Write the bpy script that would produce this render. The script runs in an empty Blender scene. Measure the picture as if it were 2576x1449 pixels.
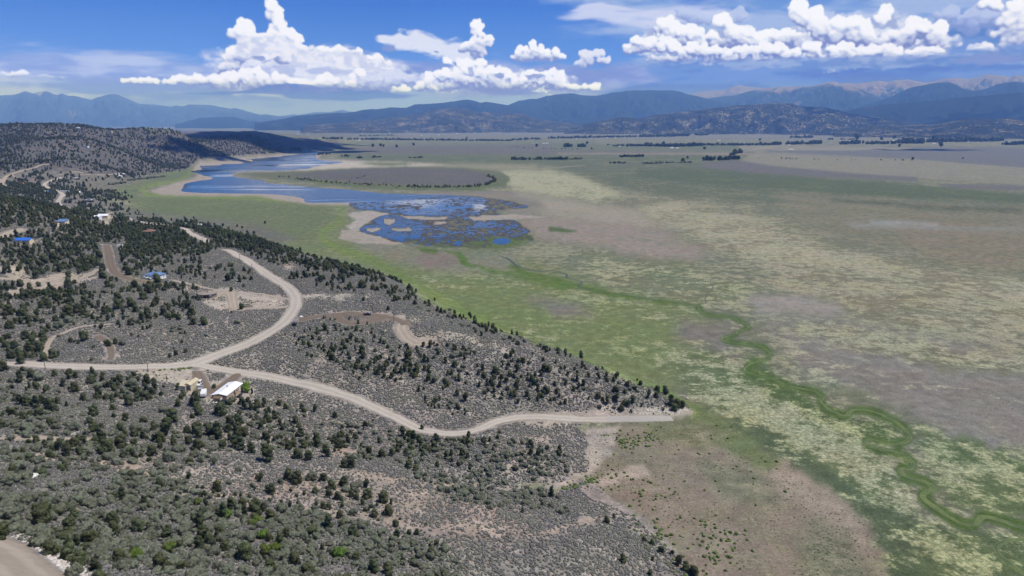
import bpy, math, random
import numpy as np
R = math.radians
sc = bpy.context.scene
col = sc.collection

# ---------------------------------------------------------------- camera
CAM_H = 165.0
PITCH = R(13.63)
F, CX, CY = 1717.0, 1288.0, 724.5          # the lens in units of a 2576 x 1449 picture
cd = bpy.data.cameras.new("camera")
cam = bpy.data.objects.new("camera", cd); col.objects.link(cam)
cd.sensor_width = 36.0; cd.lens = 36.0*F/2576.0
cd.clip_start = 1.0; cd.clip_end = 400000.0
cam.location = (0, 0, CAM_H)
cam.rotation_euler = (R(90)-PITCH, 0, 0)
sc.camera = cam

# ---------------------------------------------------------------- light and exposure
SUN_EL, SUN_AZ = R(62), R(92)              # azimuth measured from straight ahead (+Y) towards the right (+X)
sd = bpy.data.lights.new("sun", 'SUN'); sd.energy = 4.2; sd.angle = R(0.5); sd.color = (1.0, 0.965, 0.91)
sun = bpy.data.objects.new("sun", sd); col.objects.link(sun)
sun.rotation_euler = (R(90)-SUN_EL, 0, -SUN_AZ+R(180))
sun.location = (0, 0, 3000)
sc.view_settings.view_transform = 'Standard'; sc.view_settings.look = 'None'
sc.view_settings.exposure = 0.0; sc.view_settings.gamma = 1.0
sc.cycles.max_bounces = 6; sc.cycles.diffuse_bounces = 3; sc.cycles.glossy_bounces = 2
sc.cycles.transmission_bounces = 2; sc.cycles.transparent_max_bounces = 12; sc.cycles.volume_bounces = 1
sc.cycles.use_adaptive_sampling = True; sc.cycles.adaptive_threshold = 0.02
sc.cycles.caustics_reflective = False; sc.cycles.caustics_refractive = False

W = bpy.data.worlds.new("World"); sc.world = W; W.use_nodes = True
HAZE_COL = (.19, .385, 1.0, 1); HAZE_D = 5.2e-5; HAZE_LIGHT = (.50, .515, .56)    # the valley air: its scatter, density, and the glow it settles to

# ---------------------------------------------------------------- node helper
class NB:
    """writes small chains of nodes"""
    def __init__(s, nt): s.nt = nt; s.n = nt.nodes; s.L = nt.links.new
    def inp(s, sock, v):
        if isinstance(v, bpy.types.NodeSocket): s.L(v, sock)
        elif v is not None: sock.default_value = v
    def m(s, op, a, b=None, c=None, clamp=False):
        q = s.n.new('ShaderNodeMath'); q.operation = op; q.use_clamp = clamp
        for i, v in enumerate((a, b, c)): s.inp(q.inputs[i], v)
        return q.outputs[0]
    def v(s, op, a, b=None, c=None):
        q = s.n.new('ShaderNodeVectorMath'); q.operation = op
        s.inp(q.inputs[0], a)
        if op == 'SCALE': s.inp(q.inputs[3], b)
        else:
            s.inp(q.inputs[1], b)
            if c is not None: s.inp(q.inputs[2], c)
        return q.outputs[1] if op in ('DISTANCE', 'LENGTH', 'DOT_PRODUCT') else q.outputs[0]
    def xyz(s, a, b, c=0.0):
        q = s.n.new('ShaderNodeCombineXYZ')
        for i, t in enumerate((a, b, c)): s.inp(q.inputs[i], t)
        return q.outputs[0]
    def sep(s, a):
        q = s.n.new('ShaderNodeSeparateXYZ'); s.inp(q.inputs[0], a); return q.outputs
    def noise(s, vec, scale, detail=4.0, rough=.5, dist=0.0, col=False, dim='3D'):
        q = s.n.new('ShaderNodeTexNoise'); q.noise_dimensions = dim; s.inp(q.inputs['Vector'], vec)
        q.inputs['Scale'].default_value = scale; q.inputs['Detail'].default_value = detail
        q.inputs['Roughness'].default_value = rough; q.inputs['Distortion'].default_value = dist
        return q.outputs[1 if col else 0]
    def vor(s, vec, scale, detail=1.0, rough=.5, dim='2D', feature='F1'):
        q = s.n.new('ShaderNodeTexVoronoi'); q.voronoi_dimensions = dim; q.feature = feature; s.inp(q.inputs['Vector'], vec)
        q.inputs['Scale'].default_value = scale; q.inputs['Detail'].default_value = detail
        q.inputs['Roughness'].default_value = rough
        return q.outputs[0]
    def ss(s, x, a, b, c=0.0, d=1.0):
        q = s.n.new('ShaderNodeMapRange'); q.interpolation_type = 'SMOOTHSTEP'; s.inp(q.inputs[0], x)
        for i, t in enumerate((a, b, c, d)): s.inp(q.inputs[i+1], t)
        return q.outputs[0]
    def mix(s, f, a, b, mode='MIX'):
        q = s.n.new('ShaderNodeMix'); q.data_type = 'RGBA'; q.blend_type = mode
        s.inp(q.inputs[0], f)
        for i, t in ((6, a), (7, b)):
            s.inp(q.inputs[i], (*t, 1.0) if isinstance(t, tuple) and len(t) == 3 else t)
        return q.outputs[2]
def lin(r, g=None, b=None):
    """picture value 0-255 to linear light"""
    if g is None: r, g, b = r
    return tuple((c/255/12.92 if c/255 <= .04045 else ((c/255+.055)/1.055)**2.4) for c in (r, g, b))
def ray(px, py):
    x = (px-CX)/F; y = -(py-CY)/F
    s, c = math.sin(PITCH), math.cos(PITCH)
    return np.array([x, c+y*s, -s+y*c])
def azel(px, py):
    """direction as azimuth, elevation, both in thousandths of a radian"""
    v = ray(px, py)
    return 1000*math.atan2(v[0], v[1]), 1000*math.atan2(v[2], math.hypot(v[0], v[1]))


# ---------------------------------------------------------------- noise
def _hash(ix, iy, seed):
    h = (ix.astype(np.int64)*374761393 + iy.astype(np.int64)*668265263 + seed*974711) & 0xffffffff
    h = ((h ^ (h >> 13))*1274126177) & 0xffffffff
    return ((h ^ (h >> 16)) & 0xffff)/65535.0
def vnoise(x, y, seed=0):
    ix = np.floor(x); iy = np.floor(y); fx = x-ix; fy = y-iy
    fx = fx*fx*fx*(fx*(fx*6-15)+10); fy = fy*fy*fy*(fy*(fy*6-15)+10)
    a = _hash(ix, iy, seed); b = _hash(ix+1, iy, seed); c = _hash(ix, iy+1, seed); d = _hash(ix+1, iy+1, seed)
    return (a+(b-a)*fx)*(1-fy)+(c+(d-c)*fx)*fy
def fbm(x, y, octaves=4, seed=0, gain=.5):
    t = 0; a = 1; n = 0
    for k in range(octaves):
        t = t+a*vnoise(x*2**k+17.3*k, y*2**k-9.1*k, seed+k); n += a; a *= gain
    return t/n
def ssn(x, a, b):
    t = np.clip((x-a)/(b-a), 0, 1); return t*t*(3-2*t)
def blur(a, r):
    r = int(r)
    if r < 1: return a
    for _ in range(2):
        for ax in (0, 1):
            p = np.concatenate([np.repeat(np.take(a, [0], ax), r+1, ax), a, np.repeat(np.take(a, [-1], ax), r, ax)], ax)
            c = np.cumsum(p, ax, dtype=np.float64); n = a.shape[ax]
            hi = np.take(c, range(2*r+1, 2*r+1+n), ax); lo = np.take(c, range(0, n), ax)
            a = (hi-lo)/(2*r+1)
    return a

# ---------------------------------------------------------------- sky: daylight plus a panorama of clouds worked out here
# grid of directions; coordinates u (right) and v (up) in units of the 2576-wide picture at its middle
SKW, SKH, STEP = 2660, 388, 1.25
U, V = np.meshgrid((np.arange(SKW)+.5-SKW/2)*STEP, (np.arange(SKH)+.5)*STEP-20)
def uv(px, py):
    a, e = azel(px, py); return a*F/1000, e*F/1000
rgb = np.zeros((SKH, SKW, 3))
def over(c, a, sl):
    """lay colour c with cover a over what is there"""
    rgb[sl] = c*a[..., None]+rgb[sl]*(1-a)[..., None]
def clear_sky():
    """the blue itself, paler towards the horizon and a little paler on the left"""
    k = np.clip(V/295, 0, 1.3)[..., None]; a = np.array(lin(176, 202, 235)); b = np.array(lin(122, 168, 226)); c = np.array(lin(80, 132, 211)); d = np.array(lin(62, 114, 200))
    t1, t2, t3 = np.clip(k/.30, 0, 1), np.clip((k-.30)/.60, 0, 1), np.clip((k-.9)/.4, 0, 1)
    return ((a*(1-t1)+b*t1)*(1-t2)+c*t2)*(1-t3)+d*t3
def bbox(blobs, pad):
    q = [(*uv(e[0], e[1]), e[2], e[3] if len(e) > 3 else e[2]) for e in blobs]
    x0 = min(a-rx*1.6-pad for a, b, rx, ry in q); x1 = max(a+rx*1.6+pad for a, b, rx, ry in q); y0 = min(b-ry*1.8-pad*.5 for a, b, rx, ry in q); y1 = max(b+ry*1.8+pad*.5 for a, b, rx, ry in q)
    return (slice(max(int((y0+20)/STEP), 0), min(max(int((y1+20)/STEP), 0), SKH)), slice(max(int(x0/STEP+SKW/2), 0), min(max(int(x1/STEP+SKW/2), 0), SKW)))
def field(blobs, wu, wv, sl):
    acc = None
    for e in blobs:
        x, y, rx = e[:3]; ry = e[3] if len(e) > 3 else rx
        a, b = uv(x, y); d = np.exp(-np.hypot((U[sl]+wu-a)/rx, (V[sl]+wv-b)/ry)/.12); acc = d if acc is None else acc+d
    return 1+.12*np.log(np.maximum(acc, 1e-12))
sn = [100]
def layer(blobs, stretch, colr, alpha, e0, e1, size=60., warp=30, amp=.9, dark=None):
    sn[0] += 7; s = sn[0]; sl = bbox(blobs, warp*stretch); x = U[sl]/stretch/size; y = V[sl]/size
    wu = (fbm(x*1.3, y*1.3, 3, s)-.5)*warp*stretch*2; wv = (fbm(x*1.3+50, y*1.3, 3, s+1)-.5)*warp*2
    d = field(blobs, wu, wv, sl)+(fbm(x*2.2, y*2.2, 6, s+2, .6)-.5)*amp*1.4
    c = np.array(colr)
    if dark is not None:
        t = ssn(fbm(x*1.7, y*1.7, 5, s+3, .6), .36, .64)[..., None]; c = np.array(dark)*(1-t)+np.array(colr)*t
    over(c, ssn(d, e0, e1)*alpha, sl)
def cum(blobs, sz=17, lit=(247, 248, 251), mid=(206, 214, 233), dark=(142, 160, 206), alpha=1.0, soft=1.0, gloom=.5, base=None):
    """cauliflower cloud: puffs upon puffs, lit from high on the right"""
    sn[0] += 7; rng = np.random.default_rng(sn[0]); H = np.full((SKH, SKW), -50.0)
    def puff(x, y, z, r, q=1.0):
        i0 = int((x-r)/STEP+SKW/2); i1 = int((x+r)/STEP+SKW/2)+2; j0 = int((y-r*q+20)/STEP); j1 = int((y+r*q+20)/STEP)+2
        i0, j0 = max(i0, 0), max(j0, 0); i1, j1 = min(i1, SKW), min(j1, SKH)
        if i0 >= i1 or j0 >= j1: return
        u = U[j0:j1, i0:i1]-x; v = (V[j0:j1, i0:i1]-y)/q
        h = r*r-u*u-v*v; w = H[j0:j1, i0:i1]
        np.maximum(w, np.where(h > 0, z+np.sqrt(np.maximum(h, 0)), -50), out=w)
    base_n = 0
    for e in blobs:
        x, y, rx = e[:3]; ry = e[3] if len(e) > 3 else rx
        a, b = uv(x, y); n = max(3, int(3.4*rx*ry/sz**2))
        for k in range(n):
            t = rng.uniform(0, 6.283); q = math.sqrt(rng.uniform(0, .8))
            cx, cy = a+math.cos(t)*q*(rx-sz*.4), b+math.sin(t)*q*max(ry-sz*.4, 1)
            r = sz*rng.uniform(.42, .82)*min(1, ry/sz+.2); z = rng.uniform(0, sz*.9)*(1-.3*q)
            puff(cx, cy, z, r, .92)
            for i in range(7):
                t2 = rng.normal(1.35, 1.2); r2 = r*rng.uniform(.32, .55); d = r*rng.uniform(.55, .85)
                px_, py_, pz = cx+math.cos(t2)*d, cy+math.sin(t2)*d*.92, z+rng.uniform(.1, .75)*r
                puff(px_, py_, pz, r2)
                for j in range(3):
                    t3 = rng.normal(1.35, 1.3); r3 = r2*rng.uniform(.3, .55)
                    puff(px_+math.cos(t3)*r2*.75, py_+math.sin(t3)*r2*.75, pz+rng.uniform(.1, .7)*r2, r3)
    m = (H > -49).astype(float)
    Hs = np.where(m > 0, H, 0); Hs = blur(Hs, 1)+(fbm(U/5, V/5, 3, sn[0]+5)-.5)*sz*.16
    gy, gx = np.gradient(Hs, STEP); nz = 1.0
    nn = 1/np.sqrt(gx*gx+gy*gy+nz)
    lx, ly, lz = .34, .78, .52
    lam = (-gx*lx-gy*ly+lz)*nn
    Hb = blur(Hs, sz*.55/STEP); cav = np.clip((Hs-Hb)/(sz*.45), -1, 1)
    mb = blur(m, sz*.8/STEP); gyb, gxb = np.gradient(mb, STEP)
    big = np.clip((-gyb*1.0-gxb*.35)*sz*1.25, -1, 1)
    mg = blur(m, sz*1.9/STEP); gyc, gxc = np.gradient(mg, STEP); huge = np.clip((-gyc-gxc*.2)*sz*2.2, -1, 1)
    L = .50+.28*(lam-.35)+.20*cav+gloom*.6*big+gloom*1.1*huge+.12*(fbm(U/sz/2.4, V/sz/1.3, 4, sn[0]+6)-.5)
    L = blur(L, 1)
    a = ssn(blur(m, 1.6)+(fbm(U/5, V/5, 5, sn[0]+7, .6)-.5)*.9*soft, .2, .95)
    if base is not None:
        vb = uv(1288, base)[1]
        a = a*ssn(V+(fbm(U/36, V/12, 5, sn[0]+8)-.5)*22, vb-7, vb+9)
    t = ssn(L, .18, .5)[..., None]; u2 = ssn(L, .42, .76)[..., None]
    c = np.array(lin(dark))*(1-t)+np.array(lin(mid))*t; c = c*(1-u2)+np.array(lin(lit))*u2
    over(c, a*alpha, (slice(None), slice(None)))
rgb[:] = clear_sky()
layer([(300,250,700,62),(900,262,600,55),(1400,255,500,60),(-300,230,500,70),(2000,240,500,50)], 5, lin(170,190,228), .85, -.35, .4)
layer([(150,170,330,50),(400,190,330,38),(60,215,300,45),(-200,190,300,60),(560,215,200,30)], 5, lin(190,204,232), .85, -.3, .55, dark=lin(146,172,220))
layer([(2150,50,520,80),(2500,60,500,120),(1800,60,250,50),(1650,10,200,30),(2900,80,500,150)], 5, lin(176,196,228), .8, -.3, .5, dark=lin(124,162,216))
layer([(1600,30,130,16),(1690,40,100,14),(1560,15,90,10)], 5, lin(206,214,238), .9, -.2, .5)
layer([(1700,205,250,45),(2000,195,380,50),(2350,190,400,62),(2650,180,400,80),(2480,120,180,60)], 4, lin(126,160,214), .93, -.25, .35, dark=lin(100,140,202))
layer([(1250,215,230,40),(1000,200,250,35),(1480,195,150,28),(1560,175,60,20)], 4, lin(168,184,224), .9, -.2, .4, dark=lin(138,160,212))
# anvils
layer([(1010,95,60,14),(1060,108,80,17),(1110,125,70,16),(1150,140,60,14)], 2, lin(224,230,244), .95, -.15, .35, size=28., warp=10, amp=.5)
layer([(700,175,150,50),(800,165,130,42),(900,175,110,40),(960,175,60,28),(640,190,90,40),(1000,190,40,18)], 2, lin(226,232,245), 1.0, -.15, .25, size=28., warp=14, amp=.4, dark=lin(188,200,230))
cum([(683,10,14,14),(686,28,24,20),(695,52,25,24),(706,78,22,24),(612,75,26,22),(598,88,22,14),(640,98,34,28),(690,100,34,26),(722,98,34,30),(742,112,24,24),(620,118,34,30),(665,125,50,30),(730,135,56,26),(790,140,48,22),(840,137,40,20),(885,140,40,18),(930,148,34,14),(972,158,22,10),(590,140,30,24),(575,160,28,24),(566,182,26,22)], 15)
cum([(530,205,60,18),(480,204,50,14),(440,206,40,10),(590,205,50,20),(640,195,40,24),(690,205,55,22),(740,215,60,18),(790,210,50,20),(825,205,30,18),(895,205,25,20),(905,188,20,14),(880,218,20,12),(370,204,45,9),(330,206,30,6),(820,222,40,10),(600,222,60,10)], 13, dark=(148,165,210), base=230)
layer([(700,120,50,26),(640,125,40,30),(770,145,60,24),(860,150,60,20),(940,162,50,16)], 1.3, lin(236,239,247), 1.0, -.1, .3, size=22., warp=10, amp=.3, dark=lin(206,214,234))
cum([(955,215,55,28),(1000,200,50,22),(1050,205,40,16)], 16, lit=(214,222,240), mid=(184,197,228), dark=(150,168,214))
cum([(20,190,30,6),(60,188,22,7),(110,196,30,6),(140,198,18,5),(-20,195,40,8)], 9, lit=(236,240,248), base=208)
cum([(1196,55,14,12),(1200,68,18,14),(1200,88,18,18),(1208,108,22,18),(1228,104,22,12),(1200,128,26,16),(1165,120,22,16),(1180,112,22,14),(1205,142,20,8)], 11)
layer([(1190,185,70,34),(1280,200,90,28),(1120,205,70,28),(1390,212,70,20)], 1.6, lin(216,224,240), 1.0, -.05, .3, size=26., warp=14, amp=.5, dark=lin(166,182,220))
cum([(1190,170,55,24),(1240,185,40,22),(1130,185,45,16),(1090,198,34,22),(1055,215,30,14),(1100,222,50,14),(1160,205,40,22),(1220,215,60,20),(1280,215,55,20),(1330,212,50,20),(1390,212,40,20),(1420,218,40,14),(1360,185,60,10),(1290,190,60,12),(1480,222,50,10),(1495,215,14,8),(1010,228,40,10),(1150,155,40,8)], 13, base=233)
cum([(1346,118,22,14),(1325,132,32,16),(1375,135,36,16),(1410,143,30,10),(1300,146,26,9),(1350,148,60,12)], 12, base=158)
cum([(1478,136,30,10),(1515,132,28,9),(1495,155,40,12),(1470,165,30,10),(1530,150,20,8)], 12, lit=(226,231,243), dark=(132,152,204), base=171)
cum([(1725,30,22,14),(1750,45,30,18),(1800,48,50,16),(1850,40,30,16),(2060,40,30,14),(2110,55,40,14),(2200,45,60,20),(2440,40,90,20),(2500,60,90,30)], 16, lit=(190,204,234), mid=(164,182,222), dark=(138,160,210), alpha=.9)
layer([(1680,105,80,40),(1800,115,110,40),(1950,118,120,36),(2100,105,120,50),(2220,105,100,50),(2330,115,60,36)], 1.5, lin(222,228,241), 1.0, -.05, .3, size=26., warp=14, amp=.5, dark=lin(164,180,216))
cum([(1670,58,30,16),(1690,70,44,20),(1700,85,30,18),(1740,85,44,18),(1815,48,24,18),(1830,70,36,22),(1870,85,40,20),(1910,95,34,20),(1945,84,14,12),(1990,95,32,18),(1700,105,70,20),(1800,105,80,22),(1900,110,80,20),(2000,110,60,22),
    (2011,12,26,20),(2020,35,28,22),(2035,55,34,22),(2060,30,14,12),(2075,75,46,26),(2130,55,34,18),(2165,70,46,26),(2215,28,22,16),(2222,45,16,14),(2110,100,60,26),(2200,95,50,28),(2290,62,20,14),(2310,85,34,22),(2355,80,24,20),(2365,100,26,20),(2270,100,34,20)], 19, dark=(132,150,200))
layer([(1700,152,110,14),(1900,154,140,14),(2100,152,150,16),(2300,150,110,14),(2500,148,90,12)], 3, lin(156,180,220), .9, -.2, .4, size=30., warp=12, dark=lin(120,154,208))
cum([(1610,108,32,14),(1600,122,40,14),(1660,115,50,18),(1740,125,70,18),(1830,130,80,14),(1920,125,70,14),(1690,152,70,10),(1640,150,24,9),(1780,150,90,10),(1890,148,70,10),(2000,140,80,12),(2100,145,70,10),(2180,130,70,18),(2280,135,60,14),(2340,138,40,12),(2230,150,60,7),(2080,120,60,14)], 16, dark=(128,148,202), base=160)
cum([(2470,8,30,12),(2520,14,26,10),(2560,30,34,24),(2560,60,40,34),(2540,90,44,22),(2600,50,50,50),(2470,122,34,14),(2520,128,50,14),(2570,130,50,14),(2445,138,24,8)], 16, base=152)
layer([(652,147,14,5),(1094,131,7,3),(975,122,18,9),(1260,188,14,7),(1345,190,24,6),(1360,175,14,6),(2480,150,60,10),(1490,190,40,9),(2510,146,50,4)], 1.3, lin(140,160,208), .85, -.1, .3, size=14., warp=6, amp=.5)
layer([(700,231,170,6),(900,235,120,5),(560,229,80,4)], 5, lin(118,146,206), .8, -.3, .5)
SKY_TINT = (.66, .86, 1.12)

img = bpy.data.images.new('cloud_panorama', SKW, SKH, alpha=True, float_buffer=True)
img.colorspace_settings.name = 'Non-Color'; img.alpha_mode = 'CHANNEL_PACKED'
# what lies beyond the valley haze shines a little stronger in the blue, as the haze takes some of it out again
el_ = np.maximum(V/F, .004); Lh = np.minimum(2285/np.sin(el_), 70000.0)[..., None]; Th = np.exp(-np.array(HAZE_COL[:3])*HAZE_D*Lh)
rgb = np.clip((rgb-np.array(HAZE_LIGHT)*(1-Th))/np.maximum(Th, .12), .02, 4.0)
cov = np.clip((SKH*STEP-20-V)/70, 0, 1)*np.clip((V+18)/10, 0, 1)
img.pixels.foreach_set(np.dstack([rgb, cov]).astype(np.float32).ravel()); img.update()
wn = NB(W.node_tree); W.node_tree.nodes.clear()
wout = wn.n.new('ShaderNodeOutputWorld')
geo = wn.n.new('ShaderNodeTexCoord')
dx, dy, dz = wn.sep(wn.v('NORMALIZE', geo.outputs['Generated']))
iu = wn.m('MULTIPLY_ADD', wn.m('ARCTAN2', dx, dy), F/STEP/SKW, .5)
iv = wn.m('MULTIPLY_ADD', wn.m('ARCSINE', dz), F/STEP/SKH, 20/STEP/SKH)
iv = wn.m('MAXIMUM', wn.m('MINIMUM', iv, .999), .001)
ti = wn.n.new('ShaderNodeTexImage'); ti.image = img; ti.extension = 'MIRROR'; ti.interpolation = 'Cubic'
wn.L(wn.xyz(iu, iv, 0), ti.inputs[0])
sk = wn.n.new('ShaderNodeTexSky'); sk.sky_type = 'NISHITA'; sk.sun_disc = False
sk.sun_elevation = SUN_EL; sk.sun_rotation = SUN_AZ; sk.altitude = 2400; sk.air_density = 1.0; sk.dust_density = 0.1; sk.ozone_density = 3.0
sat = wn.n.new('ShaderNodeHueSaturation'); sat.inputs['Saturation'].default_value = 1.2; sat.inputs['Value'].default_value = 1.0
wn.L(sk.outputs[0], sat.inputs['Color'])
b1 = wn.n.new('ShaderNodeBackground'); wn.L(wn.v('MULTIPLY', sat.outputs[0], SKY_TINT), b1.inputs[0]); b1.inputs[1].default_value = 0.1
b2 = wn.n.new('ShaderNodeBackground'); wn.L(ti.outputs[0], b2.inputs[0]); b2.inputs[1].default_value = 1.0
mxs = wn.n.new('ShaderNodeMixShader'); wn.L(ti.outputs[1], mxs.inputs[0]); wn.L(b1.outputs[0], mxs.inputs[1]); wn.L(b2.outputs[0], mxs.inputs[2])
wn.L(mxs.outputs[0], wout.inputs[0])
W.cycles.sampling_method = 'MANUAL'; W.cycles.sample_map_resolution = 1024

# ---------------------------------------------------------------- land: heights
def at_dist(px, py, d):
    v = ray(px, py); k = d/math.hypot(v[0], v[1]); return np.array([v[0]*k, v[1]*k, CAM_H+v[2]*k])
def at_z(px, py, z=0.0):
    v = ray(px, py); k = (CAM_H-z)/-v[2]; return np.array([v[0]*k, v[1]*k, z])
CTRL = """-400 1449 105 0 1449 88 0 1600 100 300 1449 76 600 1449 60 900 1449 45 1200 1449 31 1500 1449 13 1650 1449 4 1760 1449 .3 600 1700 72 1200 1700 45 1600 1700 12 2000 1600 0
0 1300 70 300 1300 56 600 1300 42 900 1300 29 1200 1300 16 1450 1300 7 1580 1290 1 1640 1330 .5 0 1200 60 300 1200 44 600 1200 31 900 1190 20 1100 1180 12 1300 1230 6 1420 1235 2 1480 1220 .5
0 1100 52 300 1110 38 600 1110 26 850 1120 17 1000 1110 14 1200 1130 12 1350 1130 8 1450 1150 3 1500 1120 .3 -300 1000 56 0 1000 46 200 1000 38 480 985 31 580 990 29 800 1000 21 1030 1060 15 1180 1090 11 1300 1060 6.5 1480 1055 2.5 1690 1053 .6 1600 1080 0 1540 1060 1.2
0 915 42 300 917 36 500 915 32 650 950 27 800 985 22 700 850 34 750 800 36 745 740 37 900 800 36 1000 800 35 1050 835 34 850 900 31 1000 900 29 900 960 24 1100 950 22 1100 1010 15 1250 880 28 1250 950 19 1250 1010 11 1350 900 24 1400 950 17 1450 1000 10 1550 1000 9 1550 1030 4 1650 1010 5 1700 1015 3 1735 1035 .3
0 700 50 0 600 66 250 620 52 500 640 46 570 632 43 500 700 42 300 700 47 388 692 45 520 740 41 650 690 40 200 800 44 0 800 48 400 800 40 600 800 37
120 545 74 250 570 56 380 575 50 110 483 30 230 505 18 160 505 22 300 520 7 350 520 1 270 548 18 330 545 10 420 560 14 0 460 38 60 440 46 0 420 52 200 450 30 300 440 12 350 450 4 400 440 4 450 430 2 300 480 6 250 520 12
0 380 80 0 340 118 0 318 148 150 318 148 300 324 139 200 350 112 200 400 66 350 400 40 350 360 82 450 400 22 480 415 4 500 380 38 500 350 78 450 331 126 600 337 103 600 360 62 600 390 12 700 351 70 700 375 20 780 361 43 790 378 3 850 378 0 600 331 95 720 341 68 790 350 40 850 360 8 920 366 0
-700 900 62 -700 600 98 -700 400 100 -700 330 140 1300 700 0 1700 900 0 2576 1400 0 2576 800 0 1288 500 0 2000 450 0 1288 380 0 700 450 0 900 560 0 640 520 0 450 500 0 2576 340 0 1000 370 0 1500 345 0 2000 1100 0 1900 1300 0 2300 1449 0 3400 900 0 3400 400 0 2576 1700 0 1288 330 0 1800 1500 0 560 530 0 760 560 0 1100 650 0 850 600 0 900 400 0 1100 420 0 700 430 0 600 460 0 450 470 0"""
v = [float(t) for t in CTRL.split()]; pts = []
for i in range(0, len(v), 3):
    p = at_z(v[i], v[i+1], v[i+2]); pts.append((p[0], p[1], v[i+2]))
CREST = "960 690 33 1000 722 33 1080 772 32 1200 824 30 1300 852 27 1400 884 22 1500 927 17 1620 977 9 760 644 37 680 612 39 600 592 40 520 580 42 430 566 44"
v = [float(t) for t in CREST.split()]
for i in range(0, len(v), 3):
    p = at_z(v[i], v[i+1], v[i+2]); r = math.hypot(p[0], p[1]); pts.append((p[0], p[1], v[i+2]))
    # the far side of the ridge drops to the meadow, square to the crest
    n = np.array([.62, .78])
    for d, z in ((2.1*v[i+2]+10, 0), (2.1*v[i+2]+60, 0), (2.1*v[i+2]+150, 0)): pts.append((p[0]+n[0]*d, p[1]+n[1]*d, z))
for x, y, z in ((505, 0, 88), (510, 100, 80), (532, 200, 66), (560, 300, 54)):
    p = at_z(y, x, z); r = math.hypot(p[0], p[1]); pts.append((p[0], p[1], z))
    pts.append((p[0]*(r+190)/r, p[1]*(r+190)/r, z*.5))
for px in (0, 200, 400):
    p = at_z(px, 320, 146); pts += [(p[0]*1.6, p[1]*1.6, 70), (p[0]*2.6, p[1]*2.6, 0)]
pts += [(-60, -60, 104), (0, 10, 92), (-200, -100, 120), (100, -50, 60), (150, 60, 30), (220, 100, 2), (260, -50, 10), (600, 0, 0), (500, -500, 0), (-100, -700, 100), (-800, 0, 110),
        (-2500, 0, 140), (-3000, -3000, 100), (0, -3000, 40), (3000, 0, 0), (3000, -3000, 0), (-6000, 3000, 60), (-20000, 0, 0), (20000, 0, 0), (0, -20000, 0), (0, 20000, 0), (12000, 12000, 0), (-12000, 14000, 0)]
pts = np.array(pts)
def qc(x, y):
    r = np.hypot(x, y)+30.0; a = np.arctan2(x, y); return a*np.minimum(1.0, np.hypot(x, y)/60+.0)*8, np.log(r)*8
def tps(d2): return np.where(d2 > 1e-12, .5*d2*np.log(np.maximum(d2, 1e-12)), 0)
qa, qb = qc(pts[:, 0], pts[:, 1]); n = len(pts)
K = tps((qa[:, None]-qa)**2+(qb[:, None]-qb)**2)+np.eye(n)*.02
A = np.zeros((n+3, n+3)); A[:n, :n] = K; A[:n, n] = 1; A[:n, n+1] = qa; A[:n, n+2] = qb; A[n:, :n] = A[:n, n:].T
wt = np.linalg.solve(A, np.concatenate([pts[:, 2], [0, 0, 0]]))
def land(x, y):
    shp = np.shape(x); x = np.ravel(x); y = np.ravel(y); out = np.empty(len(x))
    for i in range(0, len(x), 60000):
        a, b = qc(x[i:i+60000], y[i:i+60000])
        k = tps((a[:, None]-qa)**2+(b[:, None]-qb)**2)
        out[i:i+60000] = k@wt[:n]+wt[n]+wt[n+1]*a+wt[n+2]*b
    z = np.maximum(out-.6, 0)
    hm = np.clip(z/14, 0, 1); r = np.hypot(x, y)
    z = z+hm*((fbm(x/75, y/75, 4, 3)-.5)*7+(fbm(x/18, y/18, 3, 9)-.5)*1.6)
    far = np.clip((r-1100)/700, 0, 1)*np.clip(z/50, 0, 1)
    rg = 1-np.abs(2*fbm(x/420, y/520, 4, 31)-1)
    z = z+far*((rg-.75)*46)
    for px, py, ru, rv, h in ((1010, 445, 230, 260, 9), (1320, 371, 130, 420, 16), (1150, 377, 480, 420, 10), (2250, 350, 600, 500, 8)):
        c = at_z(px, py); q = np.hypot((x-c[0])/ru, (y-c[1])/rv); z = z+h*(1-ssn(q, .3, 1.15))
    return np.maximum(z, 0).reshape(shp)

# polar sheet: fine where the land is seen, coarse behind
az_in = np.arange(-.79, .79, .00146); az_out = np.arange(.79+.02, 2*math.pi-.79-.01, .045)
AZS = np.concatenate([az_in, az_out]); NC = len(AZS)
thet = PITCH+np.arctan((np.arange(1480, 322, -2.5)-CY)/F)
RS = np.concatenate([np.geomspace(25, CAM_H/math.tan(thet[0])*.985, 34), CAM_H/np.tan(thet), np.geomspace(CAM_H/math.tan(thet[-1])*1.05, 160000, 46)]); NR = len(RS)
AA, RR = np.meshgrid(AZS, RS); GX = RR*np.sin(AA); GY = RR*np.cos(AA)
GZ = land(GX, GY)
LRS = np.log(RS)
def height(x, y):
    """the height of the ground sheet at x, y"""
    a = np.mod(np.arctan2(x, y)+.79, 2*math.pi)-.79; lr = np.log(np.hypot(x, y)+1e-6)
    i = np.clip(np.searchsorted(LRS, lr)-1, 0, NR-2); t = np.clip((np.hypot(x, y)-RS[i])/(RS[i+1]-RS[i]), 0, 1)
    j = np.clip(np.searchsorted(AZS, a)-1, 0, NC-2); s = np.clip((a-AZS[j])/(AZS[j+1]-AZS[j]), 0, 1)
    return (GZ[i, j]*(1-s)+GZ[i, j+1]*s)*(1-t)+(GZ[i+1, j]*(1-s)+GZ[i+1, j+1]*s)*t
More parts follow.
